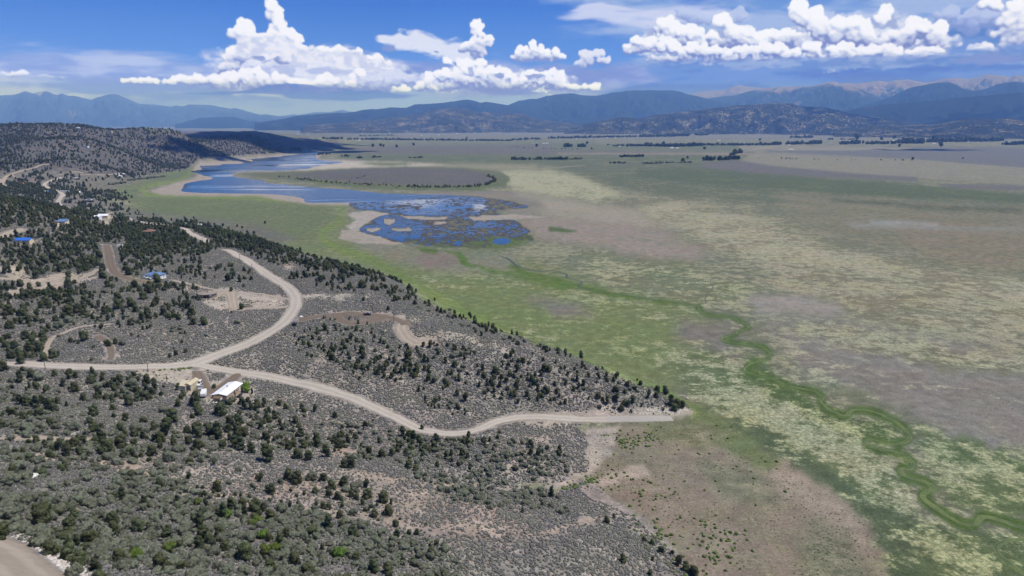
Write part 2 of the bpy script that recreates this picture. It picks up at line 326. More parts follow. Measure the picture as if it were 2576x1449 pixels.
def hit(px, py):
    """the spot of ground seen at px, py"""
    v = ray(px, py); a = math.atan2(v[0], v[1]); sl = v[2]/math.hypot(v[0], v[1])
    j = int(np.clip(np.searchsorted(AZS, a)-1, 0, len(az_in)-2))
    s = np.clip((a-AZS[j])/(AZS[j+1]-AZS[j]), 0, 1); z = GZ[:, j]*(1-s)+GZ[:, j+1]*s
    k = (z-CAM_H)/RS; i = int(np.argmax(k >= sl))
    if i == 0: i = NR-1
    t = (sl-k[i-1])/(k[i]-k[i-1]+1e-12); r = RS[i-1]+(RS[i]-RS[i-1])*min(max(t, 0), 1)
    return np.array([r*math.sin(a), r*math.cos(a), CAM_H+sl*r])
def project(x, y, z):
    s, c = math.sin(PITCH), math.cos(PITCH); h = z-CAM_H
    d = np.maximum(y*c-h*s, 1e-3); return CX+F*x/d, CY-F*(y*s+h*c)/d

# ---------------------------------------------------------------- land: what grows where (a map over the ground, drawn as regions)
MX0, MY0, MST = -260, 296, 1.5
MW, MH = int((2840-MX0)/MST), int((1480-MY0)/MST)
MU, MV = np.meshgrid(MX0+(np.arange(MW)+.5)*MST, MY0+(np.arange(MH)+.5)*MST)
MU2 = MU; MV2 = MV
# channels: A rgb, B rgb, bias, bush, tree, wet, speckle
MAP = np.zeros((MH, MW, 11), dtype=np.float32)
jx = (fbm(MU/26, MV/9, 3, 71)-.5); jy = (fbm(MU/26, MV/9, 3, 77)-.5)
amp = np.clip((MV-300)/500, .12, 1)
def inside(poly, x, y):
    c = np.zeros(x.shape, bool); n = len(poly)
    for i in range(n):
        x0, y0 = poly[i]; x1, y1 = poly[(i+1) % n]
        if y0 == y1: continue
        c ^= ((y0 > y) != (y1 > y)) & (x < (x1-x0)*(y-y0)/(y1-y0)+x0)
    return c
def P2(s):
    v = [float(t) for t in s.replace(',', ' ').split()]; return list(zip(v[::2], v[1::2]))
def region(s, A=None, B=None, bias=None, bush=None, tree=None, wet=None, f=6, jit=14, k=1.0, spk=None):
    """paint one region; colours as they show in the sun (0-255), feather f in picture units"""
    poly = P2(s) if isinstance(s, str) else s
    xs = [p[0] for p in poly]; ys = [p[1] for p in poly]; pad = f*3+jit*2+6
    i0 = max(0, int((min(xs)-pad-MX0)/MST)); i1 = min(MW, int((max(xs)+pad-MX0)/MST)+1)
    j0 = max(0, int((min(ys)-pad-MY0)/MST)); j1 = min(MH, int((max(ys)+pad-MY0)/MST)+1)
    if i0 >= i1 or j0 >= j1: return
    sl = (slice(j0, j1), slice(i0, i1))
    x = MU[sl]+jx[sl]*jit*2.4*amp[sl]*2; y = MV[sl]+jy[sl]*jit*1.2*amp[sl]*2
    m = inside(poly, x, y).astype(float)
    if f: m = blur(m, f/MST)
    m = (m*k)[..., None]; T = MAP[sl]
    def put(c0, c1, val): T[..., c0:c1] = T[..., c0:c1]*(1-m)+np.array(val, dtype=np.float32)*m
    if A: put(0, 3, lin(A))
    if B: put(3, 6, lin(B))
    for c, q in ((6, bias), (7, bush), (8, tree), (9, wet), (10, spk)):
        if q is not None: put(c, c+1, [q])
def band(s, w, **kw):
    """a strip along a line; w = half width in picture units at each end (taper)"""
    p = np.array(P2(s) if isinstance(s, str) else s); w = np.interp(np.arange(len(p)), [0, len(p)-1], w if isinstance(w, (tuple, list)) else (w, w))
    d = np.gradient(p, axis=0); nrm = np.stack([-d[:, 1], d[:, 0]], 1)/np.maximum(np.hypot(d[:, 0], d[:, 1]), 1e-6)[:, None]
    region([tuple(q) for q in np.concatenate([p+nrm*w[:, None], (p-nrm*w[:, None])[::-1]])], **kw)
FULL = "-300 200 3000 200 3000 1600 -300 1600"
# valley floor, from far to near
region(FULL, (118,121,96), (160,156,124), -.03, 0, 0, 0, f=0, jit=0, spk=0)
region("-300 290 3000 290 3000 345 -300 345", (112,118,104), (140,138,116), -.05, f=3, jit=4)
region("1000 330 3000 325 3000 352 1000 350", (118,120,112), (138,136,120), 0, f=3, jit=3)
region("840 357 1500 352 1500 366 900 372", (112,120,92), (135,136,108), 0, f=2, jit=3)
region("1000 366 1400 362 1600 380 1900 382 1900 392 1300 392 850 388 850 372", (112,110,102), (130,124,110), -.1, f=2, jit=3)
region("1380 362 1900 360 1960 372 1860 380 1400 378", (106,116,88), (130,132,104), -.05, f=2, jit=3)
region("1400 384 1900 384 1900 390 1400 389", (150,140,118), (122,116,100), -.1, f=1, jit=2)
region("850 388 1900 391 1900 404 1300 414 1000 405 850 400", (104,114,82), (150,150,116), -.15, f=3, jit=5)
region("1440 400 1900 404 1950 440 2300 470 2576 490 2900 500 2900 560 2000 520 1600 480 1300 440", (102,110,84), (134,134,104), -.05, f=8, jit=10)
region("1250 425 1400 428 1480 450 1560 488 1500 506 1400 500 1290 478", (128,134,98), (186,182,146), .14, f=6, jit=14)
region("1285 480 1400 498 1500 512 1620 530 1760 556 1700 580 1450 560 1340 532 1290 505", (158,150,130), (142,137,112), -.1, f=8, jit=12)
region("1340 540 1560 560 1700 590 1800 640 1700 660 1500 620 1360 600 1290 560", (150,138,124), (118,126,88), -.1, f=10, jit=14)
region("1600 500 1760 520 1900 550 2060 610 2250 660 2576 700 2900 740 2900 880 2576 830 2300 760 2050 700 1850 640 1650 560", (136,132,104), (178,172,138), .06, f=12, jit=20)
region("1950 480 2576 520 2900 520 2900 720 2576 690 2250 640 2000 570", (122,122,96), (140,132,108), .0, f=20, jit=20)
region("2250 545 2400 550 2576 600 2576 680 2400 660 2260 600", (128,122,96), (144,131,108), .0, f=14, jit=20)
region("2180 552 2360 560 2380 572 2200 566", (150,148,138), (128,128,110), -.1, f=3, jit=6)
region("2120 560 2576 575 2576 582 2140 572", (146,144,134), (128,128,110), 0, f=3, jit=6)
# fields of sage and stubble on the right, far
region("1932 368 2900 372 2900 452 2576 423 2300 402 1932 384", (112,114,114), (124,122,112), -.1, f=2, jit=2)
region("1860 366 2100 368 2300 372 2280 377 2000 379 1860 376", (146,142,122), (128,124,110), 0, f=1, jit=2)
region("1900 383 2300 402 2576 423 2900 450 2900 500 2576 466 2300 447 2140 436 1932 417 1860 404", (138,136,116), (152,146,122), -.1, f=2, jit=2)
region("1860 404 1932 417 2140 436 2307 446 2307 456 2200 450 2060 446 1932 440 1780 424 1760 412", (112,110,108), (126,122,104), -.2, f=2, jit=3)
region("2350 462 2576 467 2900 480 2900 492 2576 478 2400 474", (112,110,108), (126,122,104), -.2, f=2, jit=3)
region("1600 425 1760 424 2060 448 2250 458 2420 476 2576 490 2576 510 2300 500 2000 480 1750 460 1600 445", (94,106,76), (122,126,92), -.1, f=4, jit=8)
region("2090 500 2300 512 2576 528 2576 536 2300 524 2100 508", (84,94,70), (120,118,92), .0, f=3, jit=6)
# green meadow below the ridge, along the creek
region("640 500 760 505 850 520 900 560 900 600 1100 650 1290 640 1500 700 1700 760 1800 800 1750 850 1700 950 1680 1000 1600 980 1400 890 1200 830 1000 720 760 650 640 600", (118,128,84), (136,138,100), -.05, f=12, jit=16)
region("1000 690 1290 700 1460 730 1750 770 1760 830 1700 950 1550 930 1350 870 1150 790", (117,130,78), (168,168,124), -.08, f=14, jit=24)
region("1380 760 1560 790 1640 860 1600 920 1400 860 1320 800", (117,130,78), (156,158,108), -.06, f=16, jit=24)
region("1330 745 1480 770 1500 800 1380 790", (126,120,108), (116,122,88), 0, f=10, jit=16)
region("1700 800 1840 820 1880 880 1820 900 1720 860", (126,120,110), (160,162,118), -.1, f=14, jit=20)
region("1450 640 1700 660 1900 720 1900 790 1750 760 1500 700", (118,124,90), (176,174,134), .02, f=12, jit=20)
region("1930 640 2300 700 2576 760 2576 860 2300 830 2100 780 1950 730", (130,126,98), (172,168,134), .02, f=20, jit=24)
region("1860 745 2000 750 2130 770 2100 800 1900 795", (152,145,132), (134,126,114), -.1, f=8, jit=20)
region("1950 790 2150 800 2350 850 2600 900 2900 920 2900 1250 2600 1260 2450 1180 2310 1060 2180 980 2060 940 1990 880 1940 820", (135,130,119), (156,154,126), -.1, f=12, jit=24)
region("1960 870 2060 880 2180 930 2350 960 2576 990 2576 1030 2350 1000 2180 985 2050 950", (132,126,114), (178,176,138), .0, f=8, jit=20)
region("2000 800 2200 830 2400 880 2576 900 2576 950 2350 930 2150 880 2000 840", (124,124,98), (174,172,138), .02, f=8, jit=24)
region("2300 1090 2400 1080 2576 1120 2576 1200 2450 1170", (142,136,132), (120,116,104), -.1, f=8, jit=20)
region("2290 1060 2576 1140 2900 1200 2900 1340 2576 1300 2420 1290 2330 1200", (98,116,72), (174,176,130), .0, f=10, jit=24)
region("1660 900 1800 880 1880 930 1950 970 2080 1020 2200 1060 2270 1100 2200 1140 2270 1200 2320 1260 2240 1290 2150 1250 2000 1160 1880 1080 1760 1010 1690 960", (104,118,76), (176,176,138), .02, f=10, jit=26)
region("1880 880 2000 980 2130 1050 2230 1060 2260 1100 2200 1110 2080 1070 1960 1010 1870 950", (86,106,58), (176,180,126), -.10, f=8, jit=16)
region("1850 1040 2050 1160 2200 1260 2400 1330 2576 1340 2900 1400 2900 1600 2300 1600 2200 1400 2080 1270 1960 1170 1840 1090", (88,102,70), (176,178,128), -.13, f=14, jit=24)
region("2300 1330 2576 1350 2576 1449 2350 1449", (96,112,68), (176,178,126), .02, f=10, jit=20)
region("870 565 960 600 1010 622 1200 640 1300 640 1290 690 1100 680 960 645 880 610", (124,128,104), (136,130,112), -.05, f=8, jit=12)
# dry fan at the foot of the hills
region("1470 1085 1700 1062 1790 1085 1900 1130 1980 1180 2080 1240 2180 1320 2240 1449 2260 1600 1760 1600 1700 1385 1640 1310 1545 1255 1470 1195 1400 1225 1440 1150", (146,132,114), (122,118,92), -.02, f=8, jit=14)
region("1900 1140 1980 1170 2080 1230 2170 1310 2200 1380 2080 1340 2000 1250 1920 1190", (160,144,124), (140,130,106), -.2, f=10, jit=16)
region("1740 1150 1900 1170 1980 1260 1900 1290 1780 1230", (124,124,98), (148,138,112), 0, f=14, jit=20)
region("2040 1290 2150 1360 2180 1449 2180 1600 2020 1600 2010 1400", (108,114,86), (138,132,108), 0, f=14, jit=20)
region("1480 1075 1560 1072 1540 1130 1500 1180 1450 1215 1380 1232 1370 1222 1440 1190 1470 1140", (172,160,146), (150,142,124), -.2, f=3, jit=8, spk=0)
region("1530 1180 1620 1175 1640 1195 1560 1215 1500 1225", (176,158,142), (156,146,126), -.2, f=4, jit=8)
region("1700 1020 1760 1010 1860 1080 1960 1160 1940 1190 1840 1140 1760 1110 1740 1070", (110,122,76), (130,128,94), -.15, f=8, jit=14)
region("1590 1060 1760 1060 1830 1100 1780 1130 1650 1110", (124,124,90), (150,140,116), -.05, f=8, jit=14)
# band of fresh grass following the old shoreline
band("719 502 800 509 844 514 860 524 856 539 858 557 826 574 804 590 822 612 869 634 944 655", (4,10), A=(116,134,66), B=(138,148,88), bias=-.1, f=3, jit=5)
band("944 655 1010 694 1090 740 1160 782 1240 822 1340 862 1450 905 1560 950 1680 1000 1760 1040", (10,13), A=(114,132,64), B=(160,162,108), bias=-.12, f=5, jit=8)
band("480 420 486 432 470 442 455 452 415 460 375 468 354 477 365 487 425 492 540 495 644 497 719 503", (2,5), A=(124,138,76), B=(136,148,78), bias=-.1, f=2, jit=3)
region("260 455 330 440 440 425 478 420 480 440 450 452 400 462 350 475 345 490 420 497 640 500 640 520 420 515 300 500", (110,122,84), (124,128,92), -.1, f=5, jit=6)
region("330 500 640 506 820 520 850 545 790 580 800 610 700 600 600 575 430 548 330 530", (112,122,82), (126,132,90), -.1, f=6, jit=8)
band("486 420 478 432 470 443 452 453 412 460 372 468 350 477 362 488 425 493 540 496 644 498 719 504", (2,6), A=(122,138,72), B=(134,146,86), bias=-.1, f=1.5, jit=3)
# beaches round the lake
region("375 480 410 470 448 457 485 449 500 440 485 430 492 415 510 403 575 398 719 387 800 378 812 385 800 400 870 402 950 410 950 420 870 424 790 432 650 436 600 434 580 440 640 456 706 468 784 478 869 484 969 493 1100 497 1230 494 1330 500 1360 520 1200 530 1000 560 905 575 905 560 916 550 940 528 900 516 840 517 770 513 720 506 640 493 460 493 400 489", (168,156,142), (146,136,120), -.15, f=1.5, jit=3, spk=0)
region("1044 484 1290 482 1300 490 1200 496 1060 494", (140,130,118), (120,114,100), -.1, f=2, jit=4)
region("1160 492 1300 492 1360 505 1380 524 1300 540 1240 520", (140,134,120), (118,118,98), 0, f=5, jit=6)
region("784 424 812 415 866 406 1000 407 1130 414 1160 422 1000 424 870 430 780 432 700 434", (190,181,166), (158,150,128), -.08, f=2, jit=4)
region("890 410 1010 408 1060 413 960 418", (112,124,78), (160,152,130), -.1, f=2, jit=4)
region("1010 420 1150 413 1350 415 1350 424 1200 428", (150,146,116), (120,124,90), -.05, f=3, jit=5)
# the low sage island
region("600 434 700 432 860 424 1020 418 1170 421 1260 432 1284 450 1270 468 1200 478 1044 480 870 468 750 456 640 446", (108,114,84), (122,126,92), -.1, f=1.5, jit=3)
region("730 442 794 433 894 426 1019 422 1094 424 1169 427 1226 437 1244 449 1225 462 1150 466 1044 464 919 461 819 452", (106,104,98), (120,114,102), -.15, f=1.5, jit=3, spk=.1)
band("770 455 900 468 1044 474 1180 474 1262 462 1272 448", (2,3), A=(96,112,66), B=(128,138,74), bias=-.1, f=1.5, jit=2)
# marsh
region("880 511 960 503 1000 500 1060 496 1140 493 1235 498 1300 508 1335 521 1290 526 1240 530 1300 556 1335 580 1305 608 1270 622 1180 618 1100 614 1010 612 985 606 930 590 900 582 898 576 915 566 935 554 950 543 925 532 900 528 880 520", (112,112,88), (128,126,100), -.05, wet=.42, f=2, jit=5)
region("900 510 1000 501 1130 494 1220 500 1240 520 1200 545 1060 548 960 530 905 522", (92,88,80), (104,96,86), -.05, wet=.66, f=2, jit=4)
region("935 540 1060 548 1130 560 1120 580 1040 590 1010 604 960 590 905 580 925 566 945 556", (112,106,90), (128,120,104), -.05, wet=.64, f=2, jit=4)
region("872 541 888 534 927 530 986 537 960 542 938 554 915 566 904 580 884 579 872 570 896 552", (172,162,150), (160,150,138), -.2, wet=0, f=1, jit=4)
for s in ("966 552 994 549 992 560 978 567 966 560", "920 575 945 571 960 577 945 583 922 581", "1005 543 1130 546 1120 553 1030 551", "975 576 1030 572 1038 580 1000 584", "1090 558 1125 556 1120 564 1092 566", "1180 545 1290 538 1380 545 1300 552 1190 555", "860 578 905 582 990 607 1020 616 900 612 850 600"):
    region(s, (166,156,142), (140,138,112), -.1, wet=0, f=1.2, jit=4)
region("1030 600 1150 588 1290 596 1330 612 1250 626 1180 625 1060 618", (96,114,60), (112,122,76), -.1, wet=.30, f=3, jit=6)
region("1045 620 1110 628 1090 640 1055 632", (86,110,44), (96,116,50), 0, wet=0, f=2, jit=5)
region("1120 628 1160 634 1180 655 1192 672 1165 668 1150 650 1125 640", (90,118,44), (98,122,50), 0, wet=0, f=2, jit=5)
region("1300 590 1340 592 1345 604 1290 606", (80,98,50), (96,110,62), 0, wet=.3, f=2, jit=5)
region("1380 570 1420 575 1455 580 1430 586 1380 582", (84,106,54), (98,114,62), 0, wet=0, f=2, jit=4)
region("960 630 1020 632 1030 650 980 650", (140,126,104), (122,126,96), 0, f=6, jit=6)
region("1060 640 1140 640 1160 665 1080 672 1040 660", (136,120,106), (120,116,104), 0, f=6, jit=6)
region("1245 603 1268 600 1284 604 1284 611 1262 614 1240 611", (40,60,100), (40,60,100), 0, wet=4.0, f=1, jit=3)
band("1280 668 1330 690 1400 705 1480 728 1560 744 1660 758 1740 768", (8,4), A=(92,116,48), B=(106,126,58), bias=-.1, f=3, jit=6)
band("1180 668 1280 690 1350 705 1440 725", (5,8), A=(96,120,52), B=(116,132,66), bias=-.1, f=4, jit=8)
CREEK = "1257 644 1281 654 1304 671 1330 677 1350 682 1400 685 1425 691 1426 699 1448 704 1465 710 1456 719 1463 724 1500 731 1538 736 1576 742 1613 749 1663 758 1710 763 1750 766 1757 773 1761 781 1771 789 1783 794 1808 796 1833 796 1850 802 1863 809 1877 816 1884 824 1868 830 1853 834 1852 841 1834 845 1817 851 1820 856 1828 859 1858 864 1888 868 1905 869 1918 874 1930 881 1936 890 1933 899 1927 906 1908 909 1890 914 1880 922 1874 930 1880 936 1893 941 1912 946 1932 951 1957 959 1980 970 2007 976 2040 982 2064 994 2070 1000 2064 1007 2068 1016 2083 1028 2101 1037 2118 1044 2130 1045 2139 1036 2146 1031 2160 1031 2180 1032 2205 1038 2229 1049 2252 1060 2271 1074 2282 1086 2288 1097 2282 1108 2263 1115 2240 1117 2222 1114 2200 1107 2186 1105 2178 1109 2180 1116 2194 1124 2213 1130 2245 1135 2275 1146 2288 1156 2297 1167 2293 1177 2280 1179 2266 1176 2264 1184 2274 1196 2295 1204 2320 1210 2337 1218 2344 1228 2336 1236 2325 1242 2323 1252 2334 1264 2350 1277 2370 1289 2390 1303 2412 1314 2434 1320 2453 1318 2462 1309 2468 1300 2485 1300 2511 1306 2545 1318 2600 1336 2680 1360"
band(CREEK[CREEK.index("1750 766"):], (5,16), A=(84,108,46), B=(112,126,70), bias=-.12, f=4, jit=3)
# ---- the hills on the left
HILL = "-300 500 0 500 110 512 200 530 300 556 430 560 520 570 600 588 700 616 760 642 850 662 920 676 965 690 1010 722 1080 768 1200 820 1300 850 1400 882 1500 925 1620 975 1700 1010 1742 1034 1700 1045 1550 1054 1480 1060 1440 1075 1485 1095 1470 1150 1480 1180 1400 1215 1300 1212 1300 1225 1400 1240 1480 1200 1545 1258 1640 1312 1700 1385 1765 1470 1765 1600 -300 1600"
region(HILL, (146,138,129), (170,158,146), -.02, bush=.86, tree=.0, f=3, jit=4)
MIDL = "-300 430 0 430 150 425 250 440 300 450 262 470 250 500 330 530 420 556 470 570 300 560 200 530 110 512 0 500 -300 500"
region("-300 300 0 311 150 313 300 317 400 325 600 331 850 358 862 372 800 378 700 385 560 393 500 402 470 425 300 450 0 440 -300 440", (104,101,98), (120,113,107), -.1, bush=0, tree=.6, f=1, jit=2, spk=.45)
region(MIDL, (124,120,112), (148,138,122), -.1, bush=.35, tree=.16, f=3, jit=5, spk=.5)
region("170 460 330 445 420 440 300 470 270 500 200 500", (122,120,104), (138,130,108), -.1, tree=.03, f=5, jit=6, spk=.2)
region("200 515 420 540 640 560 760 600 700 615 430 558 300 545", (112,112,98), (124,124,92), -.05, bush=.1, tree=.01, f=6, jit=6, spk=.1)
# bare ground
for s, w in (("-40 668 60 668 90 700 150 690 240 682 250 700 120 730 60 735 20 745 0 735 60 712 0 690", 0), ("500 736 560 722 640 735 700 742 730 752 720 775 640 772 560 780 500 760", 0), ("590 735 650 742 600 770 575 765", 0),
             ("720 745 840 735 940 738 955 748 850 752 740 752", 0), ("700 665 735 667 735 680 705 676", 0), ("1000 822 1030 828 1090 838 1120 830 1200 850 1290 880 1280 886 1180 862 1090 848 1100 862 1090 872 1045 866 1010 845", 0),
             ("770 790 860 784 980 785 1040 800 1060 815 1030 812 960 798 800 800", 0), ("330 925 480 925 520 960 470 975 400 960 340 945", 0), ("470 955 560 960 640 975 640 1000 560 1020 470 1000", 0),
             ("-40 1360 40 1375 120 1420 190 1460 190 1600 -60 1600", 0), ("230 1420 400 1415 400 1470 230 1470", 0), ("420 712 560 730 700 745 560 735 430 722", 0),
             ("1530 1020 1740 1030 1740 1045 1560 1052 1450 1050 1300 1045 1450 1036", 0), ("1280 1090 1370 1100 1440 1150 1480 1180 1400 1130", 0), ("1250 1060 1480 1048 1520 1056 1300 1072", 0)):
    region(s, (182,168,152), (164,150,134), -.1, bush=.10, tree=0, f=4, jit=9)
for s in ("0 1098 120 1100 240 1104 240 1112 0 1106", "80 1140 250 1150 400 1190 540 1260 500 1262 380 1215 240 1165 80 1152", "730 1268 900 1285 1100 1320 1250 1340 1380 1330 1540 1290 1545 1298 1400 1345 1250 1352 1000 1330 760 1285", "820 1180 960 1195 1130 1215 1300 1226 1300 1232 1100 1226 900 1205",
          "830 1120 900 1130 890 1160 840 1150", "660 1120 720 1110 720 1125 680 1135"):
    region(s, (176,156,138), (158,142,126), -.1, bush=.08, f=4, jit=8)
region("540 1180 900 1200 1300 1290 1400 1360 1200 1360 900 1300 700 1250 500 1290 300 1250 400 1190", (170,150,134), (184,166,148), 0, bush=.5, f=20, jit=20)
# brown gravel drives and pads
for s in ("760 797 830 787 920 787 980 792 1030 808 1060 820 1010 822 985 806 930 812 890 816 850 806 800 800 750 812",):
    region(s, (128,116,104), (138,126,112), -.1, bush=.12, tree=0, f=2, jit=3)
region("290 690 410 700 405 716 360 718 310 706", (142,134,104), (156,146,116), -.1, bush=.05, f=2, jit=4)
for s in ("262 615 275 615 285 650 300 680 340 696 290 700 270 660", "490 962 508 945 512 955 520 985 560 980 590 950 600 955 570 990 505 1000"):
    region(s, (124,112,102), (150,138,124), -.1, bush=.03, tree=0, f=2, jit=4)
# woodland density (juniper and pine), dense to open
for s, t in (("-300 505 0 505 110 514 200 534 300 560 480 575 600 592 760 645 920 680 965 692 900 690 800 676 700 660 620 640 560 622 480 640 420 650 330 660 250 640 120 650 0 660 -300 660", .95),
             ("-300 660 0 660 120 650 250 640 270 660 240 680 100 690 0 680 -300 690", .8), ("420 562 520 568 600 588 560 620 470 600", .9), ("300 655 480 645 640 690 660 710 560 700 420 690 300 690", .28),
             ("0 720 150 730 300 720 480 720 500 770 420 800 560 850 400 830 200 820 0 900 -300 900 -300 700", .55), ("0 800 150 810 120 900 0 905 -300 905", .7), ("-300 925 0 925 350 950 460 990 520 1020 450 1060 200 1080 0 1090 -300 1090", .48),
             ("560 990 900 1060 1000 1090 1100 1100 1240 1095 1440 1150 1440 1190 1300 1200 1150 1180 950 1150 700 1130 560 1080", .55), ("740 825 900 815 1040 840 1080 900 1180 960 1180 1040 1080 1040 1000 960 860 930 760 890", .5),
             ("1090 870 1300 890 1500 950 1700 1015 1600 1040 1400 1020 1200 1000 1120 930", .48), ("960 690 1010 722 1100 772 1250 832 1400 882 1500 925 1620 975 1560 965 1400 900 1200 840 1050 785 960 740 800 730 700 700 800 690", .22),
             ("-300 1200 0 1190 200 1180 420 1210 560 1270 800 1290 1000 1320 1150 1400 1250 1600 -300 1600", .52), ("0 1090 400 1080 600 1100 560 1180 400 1170 0 1160", .3), ("1050 1190 1250 1200 1420 1250 1450 1300 1300 1290 1100 1240", .6),
             ("120 540 250 470 330 500 300 520 200 530", .12), ("0 440 120 440 220 470 150 500 0 500", .75), ("240 440 420 400 470 420 300 450", .6)):
    region(s, tree=t, f=5, jit=10)
region("-300 1210 0 1200 200 1190 420 1215 560 1280 800 1300 1000 1330 1150 1410 1250 1600 -300 1600", (140,134,124), (160,150,138), -.1, bush=.75, f=12, jit=12)
region("-60 1360 30 1372 100 1410 180 1470 180 1600 -60 1600", (176,160,146), (168,152,138), 0, bush=0, tree=0, f=3, jit=6)
region("60 1380 140 1390 230 1440 230 1600 180 1600 150 1440", (160,150,140), (180,172,164), 0, bush=.05, tree=.2, f=4, jit=8)


for c in (0, 3):
    g = MAP[..., c:c+3].mean(-1, keepdims=True); MAP[..., c:c+3] = g+(MAP[..., c:c+3]-g)*.84
MAP[..., :6] *= .80
def sample_map(px, py):
    fx = np.clip((px-MX0)/MST-.5, 0, MW-1.001); fy = np.clip((py-MY0)/MST-.5, 0, MH-1.001)
    i = fx.astype(int); j = fy.astype(int); s = (fx-i)[..., None]; t = (fy-j)[..., None]
    return (MAP[j, i]*(1-s)+MAP[j, i+1]*s)*(1-t)+(MAP[j+1, i]*(1-s)+MAP[j+1, i+1]*s)*t
PXG, PYG = project(GX, GY, GZ)
behind = GY < RR*.35
PXG = np.where(behind, np.where(GX < 0, -250, 2800), PXG); PYG = np.where(behind, 1400, PYG)
VM = sample_map(PXG.ravel(), PYG.ravel())

def mesh_np(name, V, Fc, mats=(), smooth=True, attrs=None):
    me = bpy.data.meshes.new(name); k = Fc.shape[1]
    me.vertices.add(len(V)); me.vertices.foreach_set('co', np.ascontiguousarray(V, dtype=np.float32).ravel())
    me.loops.add(Fc.size); me.loops.foreach_set('vertex_index', np.ascontiguousarray(Fc, dtype=np.int32).ravel())
    me.polygons.add(len(Fc)); me.polygons.foreach_set('loop_start', np.arange(0, Fc.size, k, dtype=np.int32))
    me.polygons.foreach_set('loop_total', np.full(len(Fc), k, dtype=np.int32))
    if smooth: me.polygons.foreach_set('use_smooth', np.ones(len(Fc), dtype=bool))
    for m in mats: me.materials.append(m)
    for nm, arr in (attrs or {}).items():
        if arr.ndim == 2:
            a = me.attributes.new(nm, 'FLOAT_COLOR', 'POINT')
            if arr.shape[1] == 3: arr = np.concatenate([arr, np.ones((len(arr), 1))], 1)
            a.data.foreach_set('color', np.ascontiguousarray(arr, dtype=np.float32).ravel())
        else:
            a = me.attributes.new(nm, 'FLOAT', 'POINT'); a.data.foreach_set('value', np.ascontiguousarray(arr, dtype=np.float32))
    me.update(calc_edges=True); return me
def grid_faces(nr, nc, wrap=False):
    c = nc if wrap else nc-1
    i, j = np.meshgrid(np.arange(nr-1), np.arange(c), indexing='ij'); j2 = (j+1) % nc
    return np.stack([i*nc+j, (i+1)*nc+j, (i+1)*nc+j2, i*nc+j2], -1).reshape(-1, 4)[:, ::-1]

def ground_material():
    m = bpy.data.materials.new('open_land'); m.use_nodes = True; b = NB(m.node_tree); pr = b.n['Principled BSDF']
    def at(nm):
        q = b.n.new('ShaderNodeAttribute'); q.attribute_name = nm; return q
    ca, cb, pm = at('cover_a'), at('cover_b'), at('cover_p')
    pos = b.n.new('ShaderNodeNewGeometry').outputs['Position']
    bias, wet, spk = b.sep(pm.outputs['Color'])
    n1 = b.noise(pos, .009, 6, .62, .3); n2 = b.noise(pos, .055, 6, .72); n3 = b.noise(pos, .30, 4, .72)
    t = b.m('MULTIPLY_ADD', n2, 1.1, b.m('MULTIPLY', n1, .9)); t = b.m('MULTIPLY_ADD', n3, .55, t)      # mean about 1.27
    t = b.m('ADD', t, b.m('ADD', bias, -.02))
    f = b.ss(t, 1.20, 1.34); clump = b.ss(b.noise(pos, .42, 3, .65), .44, .58)
    f = b.m('MULTIPLY', f, b.m('MULTIPLY_ADD', clump, .62, .38))
    c = b.mix(f, ca.outputs['Color'], cb.outputs['Color'])
    v = b.m('MULTIPLY_ADD', b.ss(b.noise(pos, .11, 6, .75), .3, .7), .5, .75); c = b.v('SCALE', c, v)
    v = b.m('MULTIPLY_ADD', b.ss(b.noise(pos, .9, 4, .75), .32, .68), .5, .75); c = b.v('SCALE', c, v)
    tuft = b.m('MULTIPLY', b.ss(b.noise(pos, .55, 2, .5), .60, .68), b.ss(b.noise(pos, .03, 4, .6), .40, .60)); c = b.v('SCALE', c, b.m('MULTIPLY_ADD', tuft, -.38, 1.03))
    hue = b.noise(pos, .02, 4, .6, col=True); c = b.v('MULTIPLY', c, b.v('ADD', b.v('MULTIPLY', hue, (.34, .10, .30)), (.83, .95, .85)))
    # scrub specks on slopes too far off to carry single bushes
    d = b.vor(b.v('MULTIPLY', pos, (1, 1, 0)), .16, 1, .5, '2D'); sp = b.ss(b.m('MULTIPLY_ADD', b.noise(pos, .012, 4, .6), -.45, b.m('ADD', d, .0)), .05, -.02)
    c = b.mix(b.m('MULTIPLY', sp, spk), c, tuple(.8*q for q in lin(58, 66, 50)))
    # marsh: open water threading through dark mud and pale flats
    ps = b.v('MULTIPLY', pos, (1, .55, 0))
    wn_ = b.m('MULTIPLY_ADD', b.noise(ps, .07, 7, .66, 1.1), 1.0, b.m('MULTIPLY', b.noise(ps, .011, 3, .5, .5), .5))
    q = b.m('ADD', wn_, b.m('MULTIPLY', wet, .34))
    water = b.ss(q, .915, .945); mud = b.ss(q, .80, .86)
    c = b.mix(b.m('MULTIPLY', mud, b.ss(wet, .1, .3)), c, tuple(.8*q for q in lin(84, 80, 74)))
    water = b.m('MULTIPLY', water, b.ss(wet, .1, .3))
    b.L(c, pr.inputs['Base Color']); pr.inputs['Roughness'].default_value = .95; pr.inputs['Specular IOR Level'].default_value = .1
    bm_ = b.n.new('ShaderNodeBump'); bm_.inputs['Strength'].default_value = .5; bm_.inputs['Distance'].default_value = .5
    b.L(b.noise(pos, .8, 4, .7), bm_.inputs['Height']); b.L(bm_.outputs[0], pr.inputs['Normal'])
    w = water_shader(b, pos); mx = b.n.new('ShaderNodeMixShader'); b.L(water, mx.inputs[0]); b.L(pr.outputs[0], mx.inputs[1]); b.L(w, mx.inputs[2])
    b.L(mx.outputs[0], b.n['Material Output'].inputs[0])
    return m
